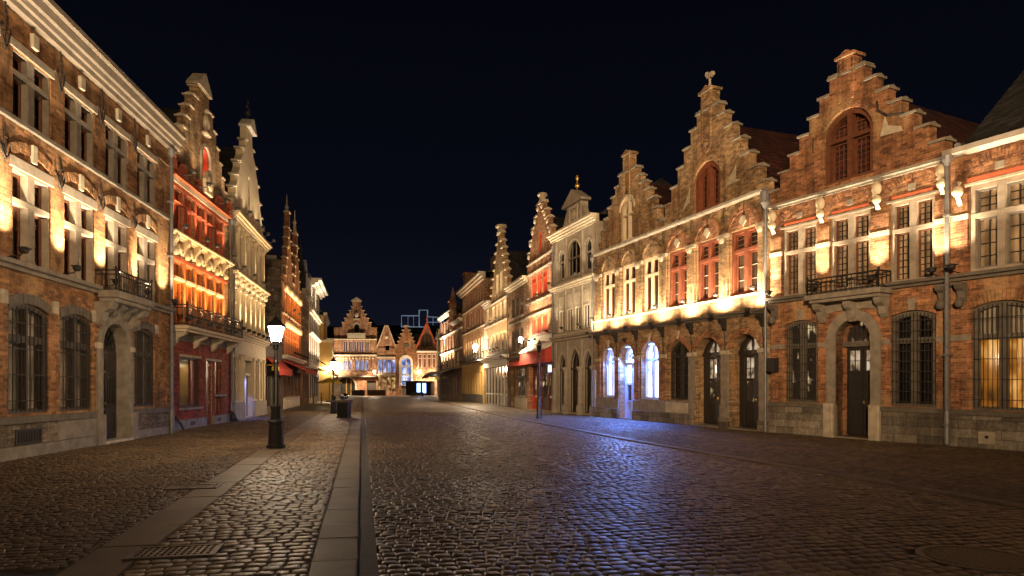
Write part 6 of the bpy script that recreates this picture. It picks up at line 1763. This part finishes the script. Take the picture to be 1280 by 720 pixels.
b.gable_roof(1.95, 2.3, 9.0, 13.9, mat='roof_red')
for u, v in ((0.4, 4.4), (2.9, 4.2)):
    wl_ = b.put(b.mb().tube([(u, 0, v), (u, 0.6, v + 0.1)], 0.04, 6), 'lamp_bracket', 'iron')
    b.put(b.mb().lathe(u, 0.7, [(0.09, v - 0.1), (0.17, v + 0.2), (0.09, v + 0.28)], 8), 'lamp_glass', 'lantern_far', wl_)
    b.down(wl_, u, v - 0.25, 1.6, 260)
for u in (0.4, 3.4):
    b.flood(u, 8.75, 0.6, 30, 4, 100, (1.0, 0.45, 0.25)); b.flood(u, 3.9, 0.5, 60, 8, 120)
b = Bld('back_building', 'plain dim building between the yellow house and the guild house', (-37.6, ZF + 1), (-34.0, ZF + 1), 0, 'building')
for v in (4.5, 8.0): b.window(1.0, 2.4, v, v + 1.8, cols=2, rec=0.2, frame='wood_grey', pane='glass')
b.wall(rect(0, 3.55, -0.2, 11.0), 'plaster_grey', eave=11)
b.eave_roof(0, 3.55, 11.0, 13.6, 4, 0.2, 'roof_slate')
b = Bld('rear_block', 'large dark roofed block rising behind the gables of the square', (-32.0, ZF + 16), (-10.0, ZF + 16), 0, 'building')
for k in range(8): b.window(1.2 + 2.6 * k, 2.5 + 2.6 * k, 8.0, 10.0, cols=2, rec=0.2, frame='wood_grey', pane='void')
b.wall(rect(0, 22, -0.2, 13.0), 'stone_dark', eave=13)
b.eave_roof(0, 22, 13.0, 15.2, 4.5, 0.2, 'roof_slate')
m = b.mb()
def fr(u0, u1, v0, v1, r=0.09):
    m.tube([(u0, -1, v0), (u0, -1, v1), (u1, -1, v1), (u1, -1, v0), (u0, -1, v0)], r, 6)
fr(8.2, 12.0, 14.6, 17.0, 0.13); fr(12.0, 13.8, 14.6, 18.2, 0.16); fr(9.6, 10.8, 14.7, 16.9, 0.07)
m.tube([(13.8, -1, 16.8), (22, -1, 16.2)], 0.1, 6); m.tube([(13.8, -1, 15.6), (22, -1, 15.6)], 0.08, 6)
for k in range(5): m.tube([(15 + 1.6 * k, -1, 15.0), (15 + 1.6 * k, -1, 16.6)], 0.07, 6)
b.put(m, 'lit_roof_frame', 'painted_frame_glow')
b = Bld('side_house', 'cream end house with a dark awning at the mouth of the side street', (-14.1, ZF - 2), (-11.2, 104.0), 0, 'house')
for k in range(5):
    u = 2.0 + 4.6 * k
    for v in (4.5, 7.5): b.window(u, u + 1.6, v, v + 2.0, cols=2, rec=0.2, frame='wood_grey', pane='glass_beige')
b.wall(rect(0, 24, -0.2, 10.5), 'plaster_cream', eave=10.5)
b.eave_roof(0, 24, 10.5, 13.0, 4, 0.3, 'roof_slate')
b.put(b.mb().profile([(0.0, 4.2), (1.6, 3.9), (2.6, 3.0), (2.55, 2.97), (1.56, 3.8), (0.0, 4.1)], 8, 22), 'awning', 'canvas_grey')
b.flood(4, 4.4, 0.4, 60, 8, 120); b.flood(12, 4.4, 0.4, 50, 8, 120)

# kiosk with lit blue screens
b = Bld('kiosk', 'small black kiosk with two glowing blue-white screens in front of the timber gable house', (-19.0, 122.0), (-14.6, 122.0), 0, 'kiosk')
m = b.mb().box(0, 4.4, -2.2, 0, 0.1, 2.5).box(-0.4, 4.8, -2.6, 0.9, 2.5, 2.72)
b.put(m, 'body', 'iron')
for k, u in enumerate((2.0, 3.0)): b.part_box('screen', 'screen_blue', u, u + 0.62, 0.0, 0.06, 0.55, 2.3)
m = b.mb()
for u in (-0.2, 4.6): m.tube([(u, 0.7, 0), (u, 0.7, 2.5)], 0.06, 6)
b.put(m, 'post', 'iron')
b = Bld('planter', 'long low dark planter box standing in front of the kiosk', (-17.2, 116.0), (-14.0, 116.0), 0, 'planter')
b.put(b.mb().box(0, 2.2, -0.8, 0, 0.12, 0.55).box(-0.06, 2.26, -0.86, 0.06, 0.55, 0.62).box(0.1, 0.3, -0.7, -0.1, 0, 0.12).box(1.9, 2.1, -0.7, -0.1, 0, 0.12), 'box', 'wood_dark')
m = b.mb()
for k in range(14): m.blob(0.15 + 0.14 * k, -0.4 + random.uniform(-0.2, 0.2), 0.68, 0.12, 0.14, 0.1, 6, 4)
M['leaf'] = m_plain('leaf', (0.04, 0.07, 0.025), 0.6, 0.4, 20)
b.put(m, 'foliage', 'leaf')
for x, lab, w_ in ((-29.2, 'dark square planter under the guild house balcony', 2.3), (-26.2, 'tan wooden planter box beside the dark planter', 3.2)):
    b = Bld('planter', lab, (x, 124.0), (x + w_, 124.0), 0, 'planter')
    b.put(b.mb().box(0, w_, -0.9, 0, 0.05, 1.0).box(-0.05, w_ + 0.05, -0.95, 0.05, 1.003, 1.1), 'box', 'wood_dark' if x < -28 else 'wood_brown')

# white site hoarding at the yellow house
b = Bld('hoarding', 'plain white hoarding panel standing beside the yellow house', (-23.6, 84.0), (-20.9, 84.0), 0, 'hoarding')
b.put(b.mb().box(0, 2.6, -0.06, 0, 0.05, 2.05), 'panel', 'white_paint')
m = b.mb()
for u in (0.0, 1.3, 2.6): m.box(u - 0.04, u + 0.04, -0.14, 0.03, 0, 2.1)
b.put(m, 'post', 'wood_grey')

# parasol
b = Bld('parasol', 'closed-up yellow cafe parasol in front of the white house', (-20.2, 74.0), (-19.0, 74.0), 0, 'parasol')
b.put(b.mb().tube([(0.4, 0, 0), (0.4, 0, 2.6)], 0.035, 6).box(0.1, 0.7, -0.3, 0.3, 0, 0.1), 'pole', 'iron')
b.put(b.mb().lathe(0.4, 0, [(1.35, 2.0), (1.33, 2.12), (0.7, 2.38), (0.06, 2.62)], 8), 'canopy', 'canvas_yellow')

# lit pavement sign
b = Bld('pavement_sign', 'small glowing white board standing on the pavement under the cafe awning', (-6.3, 84.0), (-5.6, 83.6), 0, 'sign')
b.put(b.mb().box(0.0, 0.75, -0.12, 0, 0.12, 1.7), 'frame', 'iron'); b.part_box('lit_board', 'screen_white', 0.05, 0.70, 0.0, 0.02, 0.2, 1.62)
b.put(b.mb().box(-0.1, 0.1, -0.4, 0.3, 0, 0.1).box(0.65, 0.85, -0.4, 0.3, 0, 0.1), 'foot', 'iron')

# ================================================================== STREET LAMPS
def lamp_post(x, y, label, top=3.52, z=0.0, power_mat='lantern_glass', box=False):
    b = Bld('street_lamp', label, (x, y), (x + 1, y), 0, 'street lamp', 'cast iron street lamps along the street')
    b.root.location.z = z
    m = b.mb()
    m.lathe(0, 0, [(0.24, 0.0), (0.24, 0.07), (0.20, 0.11), (0.175, 0.62), (0.20, 0.66), (0.20, 0.71), (0.135, 0.76), (0.12, 1.02), (0.14, 1.05), (0.14, 1.10), (0.085, 1.16)], 8, rot=0.39)
    pb = b.put(m, 'base', 'lamp_iron')
    t = top - 0.78
    m = b.mb().lathe(0, 0, [(0.075, 1.12), (0.058, t - 0.5), (0.075, t - 0.48), (0.075, t - 0.44), (0.05, t - 0.41), (0.046, t - 0.14), (0.085, t - 0.10), (0.085, t - 0.06), (0.05, t - 0.03), (0.05, t + 0.02)], 12)
    b.put(m, 'pole', 'lamp_iron', smooth=False)
    m = b.mb()
    for a in range(4):
        ca, sa = math.cos(a * 1.5708 + 0.785), math.sin(a * 1.5708 + 0.785)
        m.tube([(0.05 * ca, 0.05 * sa, t - 0.02), (0.15 * ca, 0.15 * sa, t - 0.03), (0.13 * ca, 0.13 * sa, t + 0.08), (0.235 * ca, 0.235 * sa, t + 0.47)], 0.013, 5)
    m.lathe(0, 0, [(0.255, t + 0.47), (0.275, t + 0.49), (0.275, t + 0.51), (0.17, t + 0.60), (0.08, t + 0.66), (0.10, t + 0.69), (0.03, t + 0.74), (0.02, t + 0.80)], 4, rot=0.785)
    m.lathe(0, 0, [(0.13, t + 0.05), (0.14, t + 0.07), (0.14, t + 0.085)], 4, rot=0.785)
    ln = b.put(m, 'lantern', 'lamp_iron')
    b.put(b.mb().lathe(0, 0, [(0.115, t + 0.09), (0.215, t + 0.465)], 4, rot=0.785), 'lantern_glass', power_mat, ln)
    if box:
        m = b.mb().box(0.06, 0.36, -0.16, 0.12, 1.05, 1.75).box(0.04, 0.38, -0.18, 0.14, 1.753, 1.80)
        b.put(m, 'switch_box', 'stone_light')
    return b
lamp_post(-6.21, 17.96, 'nearest lit iron street lamp on the stone band at left', 3.50)
lamp_post(-10.81, 41.36, 'lit street lamp farther along with a pale box on its post, behind the litter bin', 3.42, box=True)
lamp_post(1.39, 34.99, 'lone unlit iron lamp post on the pavement in front of the red pub fascia', 4.05, power_mat='glass').root.scale = (0.72, 0.72, 1.0)
lamp_post(-1.15, -5.3, 'unseen street lamp of the same row added behind the viewer', 3.5)  # this lamp and the next are added, unseen, to light the foreground
lamp_post(9.2, -1.5, 'unseen street lamp added on the opposite pavement behind the viewer', 3.5)

# unseen floodlight masts, added behind the viewer to wash the gables with light
def mast(x, y, tx, ty, tz, power, label):
    b = Bld('added_floodlight_mast', label, (x, y), (x + 1, y), 0, 'floodlight mast', 'added floodlight masts behind the viewer')
    b.put(b.mb().lathe(0, 0, [(0.18, 0), (0.18, 0.3), (0.09, 0.35), (0.06, 8.0)], 10), 'pole', 'lamp_iron')
    hd = b.put(b.mb().box(-0.3, 0.3, -0.25, 0.15, 8.0, 8.3), 'lamp_head', 'lamp_iron', bevel=0.03)
    ld = bpy.data.lights.new('mast_beam', 'SPOT'); ld.energy = power; ld.color = (1.0, 0.66, 0.36); ld.spot_size = math.radians(58); ld.spot_blend = 0.75; ld.shadow_soft_size = 0.35
    lo = bpy.data.objects.new('mast_beam', ld); COL.objects.link(lo); lo.parent = hd
    lo.location = (0, 0.3, 8.15)
    v = Vector((tx - x, ty - y, tz - 8.15))
    lo.rotation_euler = v.to_track_quat('-Z', 'Y').to_euler()
mast(4.0, -15.0, -10.0, 26.0, 16.0, 5600, 'unseen tall floodlight mast added behind the viewer on the right')
mast(-5.5, -17.0, 9.0, 26.0, 17.5, 14500, 'unseen tall floodlight mast added behind the viewer on the left')

# litter bin with polished domed top
b = Bld('litter_bin', 'dark boxy litter bin with a slab lid and shiny rounded metal cap beside the kerb', (-9.15, 35.6), (-8.15, 35.4), 0, 'litter bin')
b.put(b.mb().box(0.02, 0.60, -0.5, 0, 0.06, 0.80).box(-0.02, 0.64, -0.54, 0.04, 0, 0.06), 'body', 'lamp_iron', bevel=0.015)
b.put(b.mb().box(-0.30, 0.66, -0.56, 0.06, 0.803, 0.92), 'lid', 'stone_dark', bevel=0.015)
M['chrome'] = m_plain('chrome', (0.55, 0.58, 0.66), 0.14, 0.1, 5, metal=1.0, bmp=0)
m = b.mb(); m.blob(0.30, -0.25, 1.12, 0.26, 0.22, 0.17, 14, 8); m.lathe(0.30, -0.25, [(0.10, 0.92), (0.14, 1.0)], 10)
b.put(m, 'cap', 'chrome', smooth=True)

# bicycles leaning by the white house
def bicycle(x, y, label, a=0.0):
    b = Bld('bicycle', label, (x, y), (x + math.cos(a), y + math.sin(a)), 0, 'bicycle', 'bicycles parked at the white house')
    for c in (0.34, 1.4):
        w_ = b.put(b.mb().tube([(c + 0.33 * math.cos(k * 0.349), 0, 0.34 + 0.33 * math.sin(k * 0.349)) for k in range(19)], 0.022, 5), 'wheel', 'iron')
        m = b.mb()
        for k in range(6): m.tube([(c, 0, 0.34), (c + 0.31 * math.cos(k * 1.047), 0, 0.34 + 0.31 * math.sin(k * 1.047))], 0.004, 3)
        b.put(m, 'spokes', 'zinc', w_)
    m = b.mb().tube([(0.34, 0, 0.34), (0.82, 0, 0.33), (0.66, 0, 0.85), (0.34, 0, 0.34)], 0.018, 5).tube([(0.82, 0, 0.33), (1.27, 0, 0.8), (0.68, 0, 0.78)], 0.018, 5).tube([(1.4, 0, 0.34), (1.25, 0, 1.0)], 0.018, 5)
    b.put(m, 'frame', 'iron')
    b.put(b.mb().tube([(1.2, -0.26, 1.02), (1.26, 0, 1.0), (1.2, 0.26, 1.02)], 0.015, 5), 'handlebar', 'zinc')
    b.put(b.mb().blob(0.62, 0, 0.92, 0.14, 0.08, 0.045), 'saddle', 'iron')
bicycle(-18.6, 64.0, 'bicycle standing nearest in front of the turret house', 1.9)
bicycle(-18.9, 67.5, 'second bicycle, just beyond the first, beside the white awning', 1.8)
